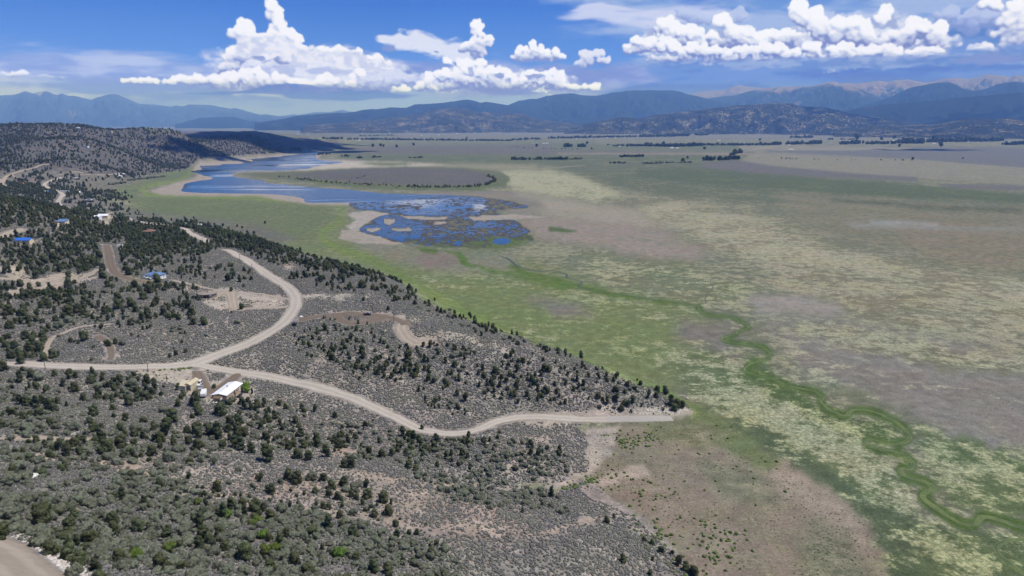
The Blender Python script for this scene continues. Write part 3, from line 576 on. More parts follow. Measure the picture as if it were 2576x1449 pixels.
def water_shader(b, pos):
    w = b.n.new('ShaderNodeBsdfPrincipled'); w.inputs['Base Color'].default_value = (.035, .075, .15, 1); w.inputs['IOR'].default_value = 1.33
    st = b.noise(b.v('MULTIPLY', pos, (.4, 1, 1)), .006, 5, .62, .5)
    b.L(b.ss(st, .39, .52, .05, .24), w.inputs['Roughness'])
    bp = b.n.new('ShaderNodeBump'); b.L(b.ss(st, .39, .52, .03, .30), bp.inputs['Strength']); bp.inputs['Distance'].default_value = .3
    b.L(b.noise(pos, .5, 3, .6), bp.inputs['Height']); b.L(bp.outputs[0], w.inputs['Normal'])
    return w.outputs[0]
GM = ground_material()
Vg = np.stack([GX, GY, GZ], -1).reshape(-1, 3)
Vg = np.concatenate([Vg, [[0, 0, float(land(0, 1.0))]]])
Fg = grid_faces(NR, NC, True)
vm = np.concatenate([VM, VM[:1]])
me = mesh_np('ground', Vg, Fg, [GM], True, {'cover_a': vm[:, 0:3], 'cover_b': vm[:, 3:6], 'cover_p': np.stack([vm[:, 6], vm[:, 9], vm[:, 10]], 1)})
def setting(name, me_or_ob, label=None):
    o = bpy.data.objects.new(name, me_or_ob); col.objects.link(o); o['kind'] = 'structure'
    if label: o['label'] = label
    return o
ground = setting('ground', me)

# ---------------------------------------------------------------- water
def simple_mat(name, c, rough=.8, spec=.3, noise=None, metal=0.0, var=0.0, bump=0.0, bscale=8.0):
    m = bpy.data.materials.new(name); m.use_nodes = True; b = NB(m.node_tree); pr = b.n['Principled BSDF']
    cc = tuple(lin(c)); pos = b.n.new('ShaderNodeNewGeometry').outputs['Position']
    out = (*cc, 1.0)
    if noise:
        v = b.m('MULTIPLY_ADD', b.noise(pos, noise, 5, .65), .7, .65); q = b.n.new('ShaderNodeRGB'); q.outputs[0].default_value = out
        out = b.v('SCALE', q.outputs[0], v)
    if var:
        oi = b.n.new('ShaderNodeObjectInfo'); hs = b.n.new('ShaderNodeHueSaturation')
        b.inp(hs.inputs['Color'], out); b.L(b.m('MULTIPLY_ADD', oi.outputs['Random'], var*2, 1-var), hs.inputs['Value'])
        b.L(b.m('MULTIPLY_ADD', oi.outputs['Random'], .03, .485), hs.inputs['Hue']); out = hs.outputs[0]
    b.inp(pr.inputs['Base Color'], out); pr.inputs['Roughness'].default_value = rough
    pr.inputs['Specular IOR Level'].default_value = spec; pr.inputs['Metallic'].default_value = metal
    if bump:
        bp = b.n.new('ShaderNodeBump'); bp.inputs['Strength'].default_value = bump; b.L(b.noise(pos, bscale, 4, .65), bp.inputs['Height']); b.L(bp.outputs[0], pr.inputs['Normal'])
    return m
def smooth_line(p, step, jit=0.0, closed=False, seed=0):
    """Catmull-Rom through points (n, k), evenly resampled"""
    p = np.asarray(p, float); n = len(p); out = []
    idx = range(n) if closed else range(n-1)
    g = (lambda i: p[i % n]) if closed else (lambda i: p[min(max(i, 0), n-1)])
    for i in idx:
        a, b, c, d = g(i-1), g(i), g(i+1), g(i+2); L = np.linalg.norm((c-b)[:2]); m = max(2, int(L/step))
        for t in np.arange(m)/m:
            out.append(.5*((2*b)+(c-a)*t+(2*a-5*b+4*c-d)*t*t+(3*b-a-3*c+d)*t**3))
    if not closed: out.append(p[-1])
    out = np.array(out)
    if jit:
        out[:, 0] += (fbm(out[:, 0]/(jit*4), out[:, 1]/(jit*4), 3, seed)-.5)*jit*2; out[:, 1] += (fbm(out[:, 0]/(jit*4)+70, out[:, 1]/(jit*4), 3, seed+1)-.5)*jit*2
    return out
from mathutils.geometry import tessellate_polygon
def sheet(name, outline, z, mat):
    tri = tessellate_polygon([[(p[0], p[1], 0) for p in outline]])
    return mesh_np(name, np.array([(p[0], p[1], z) for p in outline]), np.array(tri), [mat], False)
WM = bpy.data.materials.new('lake_water'); WM.use_nodes = True
_b = NB(WM.node_tree); _w = water_shader(_b, _b.n.new('ShaderNodeNewGeometry').outputs['Position']); _b.L(_w, _b.n['Material Output'].inputs[0]); WM.node_tree.nodes.remove(WM.node_tree.nodes['Principled BSDF'])
LAKE = P2("804 384 796 389 794 393 799 400 820 404 859 407 856 410 835 412 819 414 796 418 784 420 776 424 764 427 745 429 719 429.5 680 430 644 430.5 610 432 590 435 585 438 588 443 595 446 615 449 644 452 675 457 706 462 745 467 784 471 825 474 869 476.5 920 482 969 486.5 1010 488 1044 489 1094 489.5 1140 491 1125 494 1090 496 1054 499.5 1025 503 994 505.5 955 507.5 919 509 869 510 819 510 785 510 770 508 764 503 760 499 752 496.5 739 494 700 490 644 487.5 600 487 550 486 510 485.5 475 484 462 482.5 455 480.5 458 473 460 467 466 463 475 459.5 500 455 520 453 535 449.5 528 445 515 442 505 439 497 436 484 433 480 431 492 429 507 426 503 421 495 417 500 413 515 409.5 540 406.5 575 404.5 610 401 644 398.5 680 395 719 391.5 750 388 769 385.5 790 383")
lk = smooth_line([at_z(x, y)[:2] for x, y in LAKE], 12, 5, True, 5)
setting('lake', sheet('lake', lk, .03, WM))
# ---------------------------------------------------------------- roads, tracks, creek: strips laid on the land
def strip(name, line, width, mat, lift=.1, step=2.5, jit=.35, seed=0, label=None, world=False, wobble=0, uneven=.24):
    p = np.array([hit(x, y)[:2] for x, y in P2(line)]) if not world else np.array(line)
    w = np.interp(np.arange(len(p)), np.linspace(0, len(p)-1, len(width)), width) if isinstance(width, (tuple, list)) else np.full(len(p), width)
    q = smooth_line(np.column_stack([p, w]), step, wobble, False, seed)
    d = np.gradient(q[:, :2], axis=0); d /= np.maximum(np.hypot(d[:, 0], d[:, 1]), 1e-6)[:, None]; nr = np.stack([-d[:, 1], d[:, 0]], 1)
    K = 7; u = np.linspace(-1, 1, K); s = np.arange(len(q)); V = []
    for k in range(K):
        e = 1+uneven*2*(fbm(s/3.5, s*0+k*9, 3, seed+k*5)-.5)
        xy = q[:, :2]+nr*(q[:, 2]/2*u[k]*e)[:, None]; z = height(xy[:, 0], xy[:, 1])+lift*(1-.8*abs(u[k])**3)
        V.append(np.column_stack([xy, z]))
    V = np.stack(V, 1).reshape(-1, 3)
    return setting(name, mesh_np(name, V, grid_faces(len(q), K)[:, ::-1], [mat], True, {'across': np.tile(u, len(q))}), label)
def dirt(name, c, c2, track=.5):
    m = bpy.data.materials.new(name); m.use_nodes = True; b = NB(m.node_tree); pr = b.n['Principled BSDF']
    pos = b.n.new('ShaderNodeNewGeometry').outputs['Position']; q = b.n.new('ShaderNodeAttribute'); q.attribute_name = 'across'
    a = b.m('ABSOLUTE', b.m('ADD', q.outputs['Fac'], b.m('MULTIPLY_ADD', b.noise(pos, .15, 3), .3, -.15)))
    rut = b.m('ABSOLUTE', b.m('SUBTRACT', a, .42)); t = b.ss(rut, .06, .26)
    t = b.m('MULTIPLY', t, track); t = b.m('ADD', t, b.m('MULTIPLY_ADD', b.noise(pos, .35, 5, .7), 1.1, -.45), clamp=True)
    col_ = b.mix(t, tuple(.8*v for v in lin(c)), tuple(.8*v for v in lin(c2)))
    col_ = b.mix(b.m('MULTIPLY', b.ss(a, .72, 1.0), b.ss(b.noise(pos, .5, 4, .7), .38, .55)), col_, tuple(.8*v for v in lin(146, 136, 124)))
    col_ = b.v('SCALE', col_, b.m('MULTIPLY_ADD', b.noise(pos, 2.0, 4, .7), .35, .82))
    b.L(col_, pr.inputs['Base Color']); pr.inputs['Roughness'].default_value = 1; pr.inputs['Specular IOR Level'].default_value = .05
    return m
DM = dirt('road_dirt', (201, 192, 181), (178, 167, 154)); DM2 = dirt('track_dirt', (188, 174, 158), (160, 148, 134)); DG = dirt('brown_gravel', (122, 108, 96), (142, 130, 116), .3); DP = dirt('pale_concrete', (186, 180, 172), (176, 170, 160), .1)
ROADS = {}
def road(nm, line, w, m, **k):
    ROADS.setdefault('all', []).append((np.array([hit(x, y)[:2] for x, y in P2(line)]), max(w) if isinstance(w, (tuple, list)) else w)); return strip(nm, line, w, m, **k)
road('dirt_road', "-200 910 -60 912 40 915 110 919 200 922 300 924 390 922 450 919 490 913 530 900 600 874 650 852 690 828 722 802 738 780 744 762 742 746 730 728 712 714 694 703 670 689 640 668 612 650 590 638 570 628", (9, 9, 9.5, 10, 9, 9), DM, seed=1)
road('dirt_road', "490 916 520 923 560 930 600 937 650 943 720 957 800 975 870 996 940 1024 990 1047 1030 1068 1070 1083 1120 1090 1170 1088 1210 1077 1250 1060 1290 1052 1330 1049 1400 1051 1450 1054 1490 1055 1530 1055", (8, 8, 7.2, 6.2, 5.6, 5), DM, seed=2, lift=.14)
road('concrete_ramp', "1526 1055 1560 1054 1620 1053 1691 1053", 5.5, DP, seed=3, lift=.18, uneven=.03, label=None)
road('dirt_road', "519 610 514 603 500 597 484 588 472 582 466 575 450 571 420 568 400 566 380 562 350 556 330 551 300 547 285 546", (9, 8, 7, 5, 4), DM, seed=4, lift=.2)
road('dirt_road', "178 522 160 518 148 512 147 505 152 498 158 490 150 482 135 477 122 473 112 466 116 460 132 453 150 448 152 446", (9, 9, 10, 9, 7), DM, seed=5, lift=.25)
road('dirt_road', "140 441 160 438 190 432 210 436", 5, DM2, seed=51, lift=.25)
road('dirt_road', "195 441 260 440 300 436", 4, DM2, seed=52, lift=.25)
road('dirt_road', "0 462 10 452 24 440 40 434 60 428 90 421 100 416 125 413", (9, 7, 6), DM2, seed=6, lift=.25)
road('dirt_road', "0 450 12 466 32 474", (6, 5), DM2, seed=61, lift=.25)
road('dirt_road', "26 438 40 446 55 450", (5, 4), DM2, seed=62, lift=.25)
road('dirt_road', "285 546 268 550 262 546 275 542 283 536 270 533 240 530 210 527", (5, 6, 4, 3), DM2, seed=7, lift=.25)
road('dirt_road', "-60 602 0 596 20 588 45 580 60 578", (8, 6), DM2, seed=8)
road('dirt_track', "0 700 60 705 75 722 92 730 140 722 190 706 236 685 250 677", (5, 6, 5, 4), DM2, seed=9)
road('dirt_track', "-40 738 20 742 60 733 85 724", (8, 6), DM2, seed=91)
road('driveway', "722 772 690 774 640 775 600 778 588 774 584 760 582 745 575 736 560 737 545 744", (5, 5, 6, 7, 8, 6), DM2, seed=10)
road('driveway', "436 705 470 713 510 722 540 728 580 735 640 738 680 744 730 752", (3, 3, 3.5, 4), DM2, seed=11, lift=.08)
road('driveway', "268 616 272 632 276 650 279 668 288 684 310 697 340 705 370 710", (6, 8, 7, 6, 5), DG, seed=12)
road('gravel_driveway', "752 805 780 800 820 793 870 789 920 791 960 795 990 800 1010 808 1020 818", (6, 6, 7, 6, 7), DG, seed=13, lift=.16)
road('gravel_driveway', "848 794 858 806 880 813 910 812 940 806 965 798", (6, 7, 6, 6), DG, seed=14, lift=.2)
road('gravel_driveway', "1000 800 1008 806 1012 816 1008 824 1016 840 1030 854 1050 864 1074 858", (5, 7, 9, 10, 6), DM2, seed=141, lift=.1)
road('gravel_driveway', "494 934 500 948 503 965 512 980 540 985 565 972 585 955 600 940", (5, 8, 9, 8, 6, 5), DG, seed=15, lift=.16)
road('dirt_track', "120 905 112 895 118 872 130 852 160 838 205 822 280 815", (3, 3, 2.5), DM2, seed=16, lift=.06)
road('dirt_track', "245 845 270 862 280 890 276 905", (5, 3), DG, seed=17, lift=.06)
road('dirt_track', "-100 1340 -40 1370 10 1400 60 1440 110 1500", (14, 14), DM2, seed=18)
road('dirt_track', "-60 1104 60 1102 150 1104 240 1105", (4, 3), DM2, seed=19, lift=.06)
road('far_road', "1860 384 1880 380 1900 376 1932 370 1980 366 2030 364", (9, 9, 8), DM2, seed=20, lift=.3, step=20)
road('far_road', "1932 384 2050 388 2180 396 2300 402 2420 413 2576 424 2800 440", 6, DM, seed=21, lift=.3, step=20)
road('far_road', "1300 419 1340 423 1400 422 1440 418 1474 415", (10, 12, 8), DM2, seed=22, lift=.3, step=15)
CM_ = bpy.data.materials.new('creek_bed'); CM_.use_nodes = True; b = NB(CM_.node_tree); pr = b.n['Principled BSDF']
pos = b.n.new('ShaderNodeNewGeometry').outputs['Position']; q = b.n.new('ShaderNodeAttribute'); q.attribute_name = 'across'
a = b.m('ADD', q.outputs['Fac'], b.m('MULTIPLY_ADD', b.noise(pos, .12, 3), .7, -.35))
c = b.mix(b.ss(b.noise(pos, .10, 4, .65), .40, .60), tuple(.8*v for v in lin(112, 124, 60)), tuple(.8*v for v in lin(86, 104, 46)))
thread = b.m('MULTIPLY', b.ss(b.m('ABSOLUTE', b.m('ADD', a, b.m('MULTIPLY_ADD', b.noise(pos, .05, 3), 1.2, -.5))), .22, .10), b.ss(b.noise(pos, .03, 3), .42, .55))
c = b.mix(thread, c, tuple(.7*v for v in lin(58, 70, 62)))
c = b.mix(b.m('MULTIPLY', b.ss(b.m('ABSOLUTE', a), .55, 1.0), b.ss(b.noise(pos, .35, 4, .7), .35, .55)), c, tuple(.8*v for v in lin(92, 108, 60)))
c = b.v('SCALE', c, b.m('MULTIPLY_ADD', b.noise(pos, .6, 5, .7), .7, .65)); b.L(c, pr.inputs['Base Color']); pr.inputs['Roughness'].default_value = .7
strip('creek', CREEK[CREEK.index("1750 766"):], (1.2, 1.6, 2.2, 2.7, 2.8), CM_, lift=.05, seed=30, step=1.6, wobble=.9, uneven=.55)
DK = simple_mat('creek_dark', (70, 76, 62), .6, .4, .3)
strip('creek', CREEK[:CREEK.index("1750 766")]+"1750 766", (3.0, 3.4, 2, 1.4, 1.6), DK, lift=.05, seed=31, step=3, wobble=1.2, uneven=.6)
strip('creek', "1776 760 1774 748 1780 738 1793 729 1790 715 1787 706 1798 700 1818 692", 1.0, DK, lift=.05, seed=33, step=3)
strip('creek', "2576 1357 2545 1358 2523 1364 2508 1376 2512 1392 2536 1413 2560 1432 2590 1450 2640 1470", (2.0, 2.5, 2.4), CM_, lift=.06, seed=34, step=1.6, wobble=.4, uneven=.25)
strip('creek', "1156 606 1153 611 1150 616", 9, WM, lift=.06, seed=35, step=6)

# ---------------------------------------------------------------- mountains
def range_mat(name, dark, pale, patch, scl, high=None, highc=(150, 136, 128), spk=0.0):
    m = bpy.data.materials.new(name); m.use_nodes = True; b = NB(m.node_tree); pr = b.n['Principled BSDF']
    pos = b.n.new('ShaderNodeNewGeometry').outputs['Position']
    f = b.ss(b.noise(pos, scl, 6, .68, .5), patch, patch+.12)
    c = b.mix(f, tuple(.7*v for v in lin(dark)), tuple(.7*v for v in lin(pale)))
    if spk:
        s2 = b.noise(b.v('MULTIPLY', pos, (1, 1, 1)), scl*14, 3, .75); g = b.ss(b.m('MULTIPLY_ADD', b.noise(pos, scl*1.3, 3, .5), .5, s2), .81, .88)
        c = b.mix(b.m('MULTIPLY', g, spk), c, tuple(.7*v for v in lin(182, 172, 150)))
    if high:
        z = b.sep(pos)[2]; zz = b.m('ADD', z, b.m('MULTIPLY_ADD', b.noise(pos, scl*.8, 5, .6), high*.9, -high*.45))
        c = b.mix(b.ss(zz, high*.94, high*1.08), c, tuple(.7*v for v in lin(highc)))
    b.L(c, pr.inputs['Base Color']); pr.inputs['Roughness'].default_value = 1; pr.inputs['Specular IOR Level'].default_value = 0
    return m
def mountain(name, line, r0, r1, mat, seed=0, rough=.22, foot=0.0, depth=.35, step=3.0, freq=1.0, kind='structure'):
    p = P2(line); xs = np.arange(p[0][0], p[-1][0]+.1, step); ys = np.interp(xs, [q[0] for q in p], [q[1] for q in p])
    ys = ys+(fbm(xs/9, xs*0, 4, seed)-.5)*1.6
    T = np.concatenate([np.linspace(0, 1, 64), 1+np.linspace(.03, depth, 14)]); V = np.zeros((len(T), len(xs), 3))
    a = np.array([math.atan2(ray(x, y)[0], ray(x, y)[1]) for x, y in zip(xs, ys)])
    top = np.array([at_dist(x, y, r1)[2] for x, y in zip(xs, ys)]); top = np.maximum(top, foot)
    endf = np.minimum(1, np.minimum(np.arange(len(xs)), np.arange(len(xs))[::-1])/6)
    for i, t in enumerate(T):
        r = r0+(r1-r0)*t+np.where(t < 1, (fbm(xs/60, xs*0+3, 3, seed+9)-.5)*(r1-r0)*.5*(1-t), 0); x = r*np.sin(a); y = r*np.cos(a)
        L = (r1-r0)*.35/freq; wx = x+(fbm(x/L, y/L, 3, seed+1)-.5)*L; wy = y+(fbm(x/L+9, y/L, 3, seed+2)-.5)*L
        rg = 1-np.abs(2*fbm(wx/L*1.1, wy/L*.8, 5, seed+3, .55)-1)
        if t <= 1: prof = (t**1.25); env = np.clip(t*(1-t)*4, 0, 1); z = foot+(top-foot)*(prof+rough*2.1*(rg-.74)*env)
        else: z = top-(top-foot)*(t-1)*1.6+(top-foot)*rough*.5*(rg-.7)*min(1, (t-1)*8)
        if t > 0: z = np.minimum(z, CAM_H+(top-CAM_H)*r/r1-(top-foot)*.012*(t < 1)) if t < 1 else z
        V[i, :, 0] = x; V[i, :, 1] = y; V[i, :, 2] = np.where(t == 0, -20, np.maximum(z, foot-20))
    o = bpy.data.objects.new(name, mesh_np(name, V.reshape(-1, 3), grid_faces(len(T), len(xs)), [mat], True)); col.objects.link(o); o['kind'] = kind
    return o
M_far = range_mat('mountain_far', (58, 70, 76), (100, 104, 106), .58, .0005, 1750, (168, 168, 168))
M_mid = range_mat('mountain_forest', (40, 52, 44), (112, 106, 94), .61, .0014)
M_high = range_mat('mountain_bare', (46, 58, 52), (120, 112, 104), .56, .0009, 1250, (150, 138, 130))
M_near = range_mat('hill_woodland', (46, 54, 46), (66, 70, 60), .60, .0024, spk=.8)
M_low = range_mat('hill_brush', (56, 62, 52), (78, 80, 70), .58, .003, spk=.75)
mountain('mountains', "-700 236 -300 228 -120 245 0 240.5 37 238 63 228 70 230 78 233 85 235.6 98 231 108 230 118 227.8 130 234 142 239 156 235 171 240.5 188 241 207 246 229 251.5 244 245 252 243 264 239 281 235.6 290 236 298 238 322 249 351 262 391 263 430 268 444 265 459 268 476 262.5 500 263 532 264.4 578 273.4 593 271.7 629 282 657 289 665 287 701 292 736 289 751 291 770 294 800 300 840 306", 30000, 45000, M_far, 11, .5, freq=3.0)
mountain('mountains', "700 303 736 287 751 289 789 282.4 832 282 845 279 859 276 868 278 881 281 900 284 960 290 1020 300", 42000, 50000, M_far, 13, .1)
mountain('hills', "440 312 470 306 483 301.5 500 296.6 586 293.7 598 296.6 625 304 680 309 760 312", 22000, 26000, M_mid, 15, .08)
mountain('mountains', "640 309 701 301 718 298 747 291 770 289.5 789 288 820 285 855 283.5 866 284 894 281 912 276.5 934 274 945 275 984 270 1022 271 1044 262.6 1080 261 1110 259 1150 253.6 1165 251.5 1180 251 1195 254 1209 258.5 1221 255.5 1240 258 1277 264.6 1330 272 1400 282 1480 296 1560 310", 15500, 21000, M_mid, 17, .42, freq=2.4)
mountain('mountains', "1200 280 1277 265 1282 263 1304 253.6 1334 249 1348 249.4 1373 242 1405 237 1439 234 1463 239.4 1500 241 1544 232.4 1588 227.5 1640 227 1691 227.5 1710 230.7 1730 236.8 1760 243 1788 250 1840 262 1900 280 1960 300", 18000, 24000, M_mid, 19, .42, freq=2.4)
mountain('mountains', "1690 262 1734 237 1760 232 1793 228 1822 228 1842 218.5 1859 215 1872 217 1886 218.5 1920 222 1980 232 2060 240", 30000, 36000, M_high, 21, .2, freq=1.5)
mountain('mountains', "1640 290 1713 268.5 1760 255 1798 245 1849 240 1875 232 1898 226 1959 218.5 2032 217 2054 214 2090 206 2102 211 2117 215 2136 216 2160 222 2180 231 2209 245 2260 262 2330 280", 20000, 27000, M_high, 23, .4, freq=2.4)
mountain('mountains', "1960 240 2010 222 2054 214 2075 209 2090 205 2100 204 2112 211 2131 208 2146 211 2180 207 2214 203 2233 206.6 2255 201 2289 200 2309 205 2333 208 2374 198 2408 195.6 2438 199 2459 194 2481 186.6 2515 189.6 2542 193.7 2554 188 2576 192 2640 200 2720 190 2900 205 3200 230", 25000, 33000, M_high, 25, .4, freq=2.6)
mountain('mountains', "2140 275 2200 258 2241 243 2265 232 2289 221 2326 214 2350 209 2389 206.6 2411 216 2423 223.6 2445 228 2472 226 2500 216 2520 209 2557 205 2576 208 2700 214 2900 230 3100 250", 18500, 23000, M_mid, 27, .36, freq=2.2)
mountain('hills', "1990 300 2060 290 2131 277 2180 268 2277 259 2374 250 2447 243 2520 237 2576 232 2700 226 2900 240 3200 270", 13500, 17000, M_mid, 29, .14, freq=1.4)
mountain('hills', "760 316 860 309 900 305 960 299 1000 295 1041 290 1080 280 1114 274 1155 273 1202 280.4 1250 284 1309 286 1334 293 1358 300 1420 308 1480 316 1540 320", 11500, 14500, M_low, 31, .34, freq=2.4)
mountain('hills', "1420 324 1461 314 1495 307.6 1530 300 1564 294 1605 298 1654 288 1715 281 1781 273.4 1861 265 1910 261 1959 259 1991 260 2015 267 2075 270 2131 282 2180 292 2229 299 2301 311 2380 318 2450 322", 10200, 12800, M_near, 33, .36, freq=2.4)
mountain('hills', "2100 325 2156 320 2253 316 2350 313.5 2399 304 2447 298.4 2532 298.4 2576 304 2640 298 2760 300 2900 310 3100 320", 8800, 10600, M_near, 35, .2, freq=1.3)
mountain('hills', "2560 300 2700 296 2900 290 3300 260 3900 220 4600 240 5200 300", 14000, 20000, M_mid, 37, .2, step=8)

# ---------------------------------------------------------------- the air of the valley
def haze_box():
    x, y0, y1, z0, z1 = 62000, -30000, 62000, -60, 2450
    V = np.array([(sx*x, y, z) for z in (z0, z1) for y in (y0, y1) for sx in (-1, 1)])
    Fc = np.array([(0, 2, 3, 1), (4, 5, 7, 6), (0, 1, 5, 4), (2, 6, 7, 3), (0, 4, 6, 2), (1, 3, 7, 5)])
    m = bpy.data.materials.new('haze'); m.use_nodes = True; nt = m.node_tree; nt.nodes.remove(nt.nodes['Principled BSDF'])
    v = nt.nodes.new('ShaderNodeVolumePrincipled'); v.inputs['Color'].default_value = HAZE_COL; v.inputs['Density'].default_value = HAZE_D
    v.inputs['Absorption Color'].default_value = (1, 1, 1, 1); v.inputs['Anisotropy'].default_value = 0.0
    nt.links.new(v.outputs[0], nt.nodes['Material Output'].inputs['Volume'])
    o = bpy.data.objects.new('haze', mesh_np('haze', V, Fc, [m], False)); col.objects.link(o); o['kind'] = 'stuff'; return o
haze_box()

SAGE_N = 600000
# ---------------------------------------------------------------- helpers for things
def obj(name, me, parent=None, **k):
    o = bpy.data.objects.new(name, me); col.objects.link(o)
    if parent is not None: o.parent = parent
    for a, b in k.items(): o[a] = b
    return o
def thing(name, label, cat, loc=(0, 0, 0), rz=0.0, group=None):
    o = obj(name, None, None, label=label, category=cat); o.location = loc; o.rotation_euler = (0, 0, rz); o.empty_display_size = .5
    if group: o['group'] = group
    return o
def icosphere(n):
    t = (1+5**.5)/2
    v = [(-1, t, 0), (1, t, 0), (-1, -t, 0), (1, -t, 0), (0, -1, t), (0, 1, t), (0, -1, -t), (0, 1, -t), (t, 0, -1), (t, 0, 1), (-t, 0, -1), (-t, 0, 1)]
    f = [(0, 11, 5), (0, 5, 1), (0, 1, 7), (0, 7, 10), (0, 10, 11), (1, 5, 9), (5, 11, 4), (11, 10, 2), (10, 7, 6), (7, 1, 8), (3, 9, 4), (3, 4, 2), (3, 2, 6), (3, 6, 8), (3, 8, 9), (4, 9, 5), (2, 4, 11), (6, 2, 10), (8, 6, 7), (9, 8, 1)]
    v = [np.array(p)/np.linalg.norm(p) for p in v]
    for _ in range(n):
        c = {}; nf = []
        def mid(a, b):
            k = (min(a, b), max(a, b))
            if k not in c: m = v[a]+v[b]; v.append(m/np.linalg.norm(m)); c[k] = len(v)-1
            return c[k]
        for a, b, d in f:
            x, y, z = mid(a, b), mid(b, d), mid(d, a); nf += [(a, x, z), (b, y, x), (d, z, y), (x, y, z)]
        f = nf
    return np.array(v), np.array(f)
ICO = {n: icosphere(n) for n in (0, 1, 2)}
def leaf_mat(name, c, c2, var=.16, trans=.35):
    """foliage: two greens mottled, each plant a little different"""
    m = bpy.data.materials.new(name); m.use_nodes = True; nt = m.node_tree; b = NB(nt); nt.nodes.remove(nt.nodes['Principled BSDF'])
    tc = b.n.new('ShaderNodeNewGeometry'); oi = b.n.new('ShaderNodeObjectInfo')
    f = b.ss(b.noise(tc.outputs['Position'], .9, 4, .7), .38, .64)
    k = b.mix(f, tuple(.8*v for v in lin(c)), tuple(.8*v for v in lin(c2)))
    hs = b.n.new('ShaderNodeHueSaturation'); b.L(k, hs.inputs['Color'])
    b.L(b.m('MULTIPLY_ADD', oi.outputs['Random'], var*2, 1-var), hs.inputs['Value']); b.L(b.m('MULTIPLY_ADD', oi.outputs['Random'], .035, .4825), hs.inputs['Hue'])
    d = b.n.new('ShaderNodeBsdfDiffuse'); t = b.n.new('ShaderNodeBsdfTranslucent'); mx = b.n.new('ShaderNodeMixShader'); mx.inputs[0].default_value = trans
    b.L(hs.outputs[0], d.inputs[0]); b.L(hs.outputs[0], t.inputs[0]); b.L(d.outputs[0], mx.inputs[1]); b.L(t.outputs[0], mx.inputs[2])
    b.L(mx.outputs[0], b.n['Material Output'].inputs[0]); return m
LM = {'juniper': leaf_mat('juniper_green', (94, 101, 72), (124, 130, 98)), 'pinyon': leaf_mat('pinyon_green', (84, 94, 70), (112, 122, 92)),
      'scrub': leaf_mat('scrub_green', (132, 137, 116), (156, 160, 142), .2), 'bright': leaf_mat('bright_green', (104, 126, 60), (134, 152, 82)),
      'cotton': leaf_mat('cottonwood_green', (74, 88, 60), (98, 112, 80)), 'lime': leaf_mat('lime_green', (122, 150, 62), (164, 184, 96)),
      'spruce': leaf_mat('blue_spruce', (62, 80, 82), (84, 104, 106))}
BARK = simple_mat('bark', (96, 84, 74), .95, .1, 2.0); DEADW = simple_mat('dead_wood', (150, 142, 134), .95, .1, 2.0)
def crown_mesh(name, kind, seed, mat, n=420):
    """unit crown: width about 1, base at z = 0; many small leaf clumps over the lobes of a crown"""
    rng = np.random.default_rng(seed)
    H, W, low, cone = {'juniper': (.98, 1.0, .05, .45), 'pinyon': (1.5, .95, .12, .4), 'scrub': (.72, 1.15, .02, .1), 'bright': (.75, 1.1, .02, .1), 'cotton': (1.15, 1.0, .2, .0),
                       'lime': (1.2, 1.0, .16, .2), 'spruce': (1.5, .95, .03, .95), 'column': (2.6, .8, .05, .3)}[kind]
    nl = int(rng.integers(7, 12)); C = []
    for i in range(nl):
        z = rng.uniform(low+.12, H*.84); t = (z-low)/(H-low); wr = W/2*((1-cone*t)*(1-.5*t**3))*min(1, .55+t*2)
        a = rng.uniform(0, 6.283); d = wr*rng.uniform(.25, .62); r = rng.uniform(.17, .27)*W*(1.1-.35*t*(cone > .2)); C.append((math.cos(a)*d, math.sin(a)*d, z, r))
    C.append((0, 0, H*.82, .17*W)); C.append((rng.uniform(-.05, .05), 0, H*.5, .34*W*(1-cone*.3)))
    if kind in ('scrub', 'bright'): C = [(x*1.25, y*1.25, z*.8+.05, r*.85) for x, y, z, r in C]
    C = np.array(C); VV = []; FF = []; o = 0
    for x, y, z, r in C:                                        # dark leafy mass inside
        v, f = ICO[1]; w = v*r*.80*(1+.18*rng.normal(size=(len(v), 1)))+[x, y, z]; w[:, 2] = np.maximum(w[:, 2], .0); VV.append(w); FF.append(f+o); o += len(v)
    k = rng.choice(len(C), n, p=C[:, 3]**2/np.sum(C[:, 3]**2)); d = rng.normal(size=(n, 3)); d[:, 2] += .25; d /= np.linalg.norm(d, axis=1)[:, None]
    ctr = C[k, :3]+d*(C[k, 3]*rng.uniform(.82, 1.16, n))[:, None]; ctr[:, 2] = np.maximum(ctr[:, 2], .02)
    s = rng.uniform(.035, .075, n)*(1.25 if n < 300 else 1)
    t1 = np.cross(d, rng.normal(size=(n, 3))); t1 /= np.linalg.norm(t1, axis=1)[:, None]; t2 = np.cross(d, t1)
    tip = ctr+d*(s*rng.uniform(.3, 1.1, n))[:, None]
    q = np.stack([tip, ctr+t1*s[:, None], ctr+(-.5*t1+.87*t2)*s[:, None], ctr+(-.5*t1-.87*t2)*s[:, None]], 1).reshape(-1, 3)
    b_ = np.arange(n)[:, None]*4+o
    FF.append(np.concatenate([b_+[0, 1, 2], b_+[0, 2, 3], b_+[0, 3, 1]])); VV.append(q)
    return mesh_np(name, np.concatenate(VV), np.concatenate(FF), [mat], False)
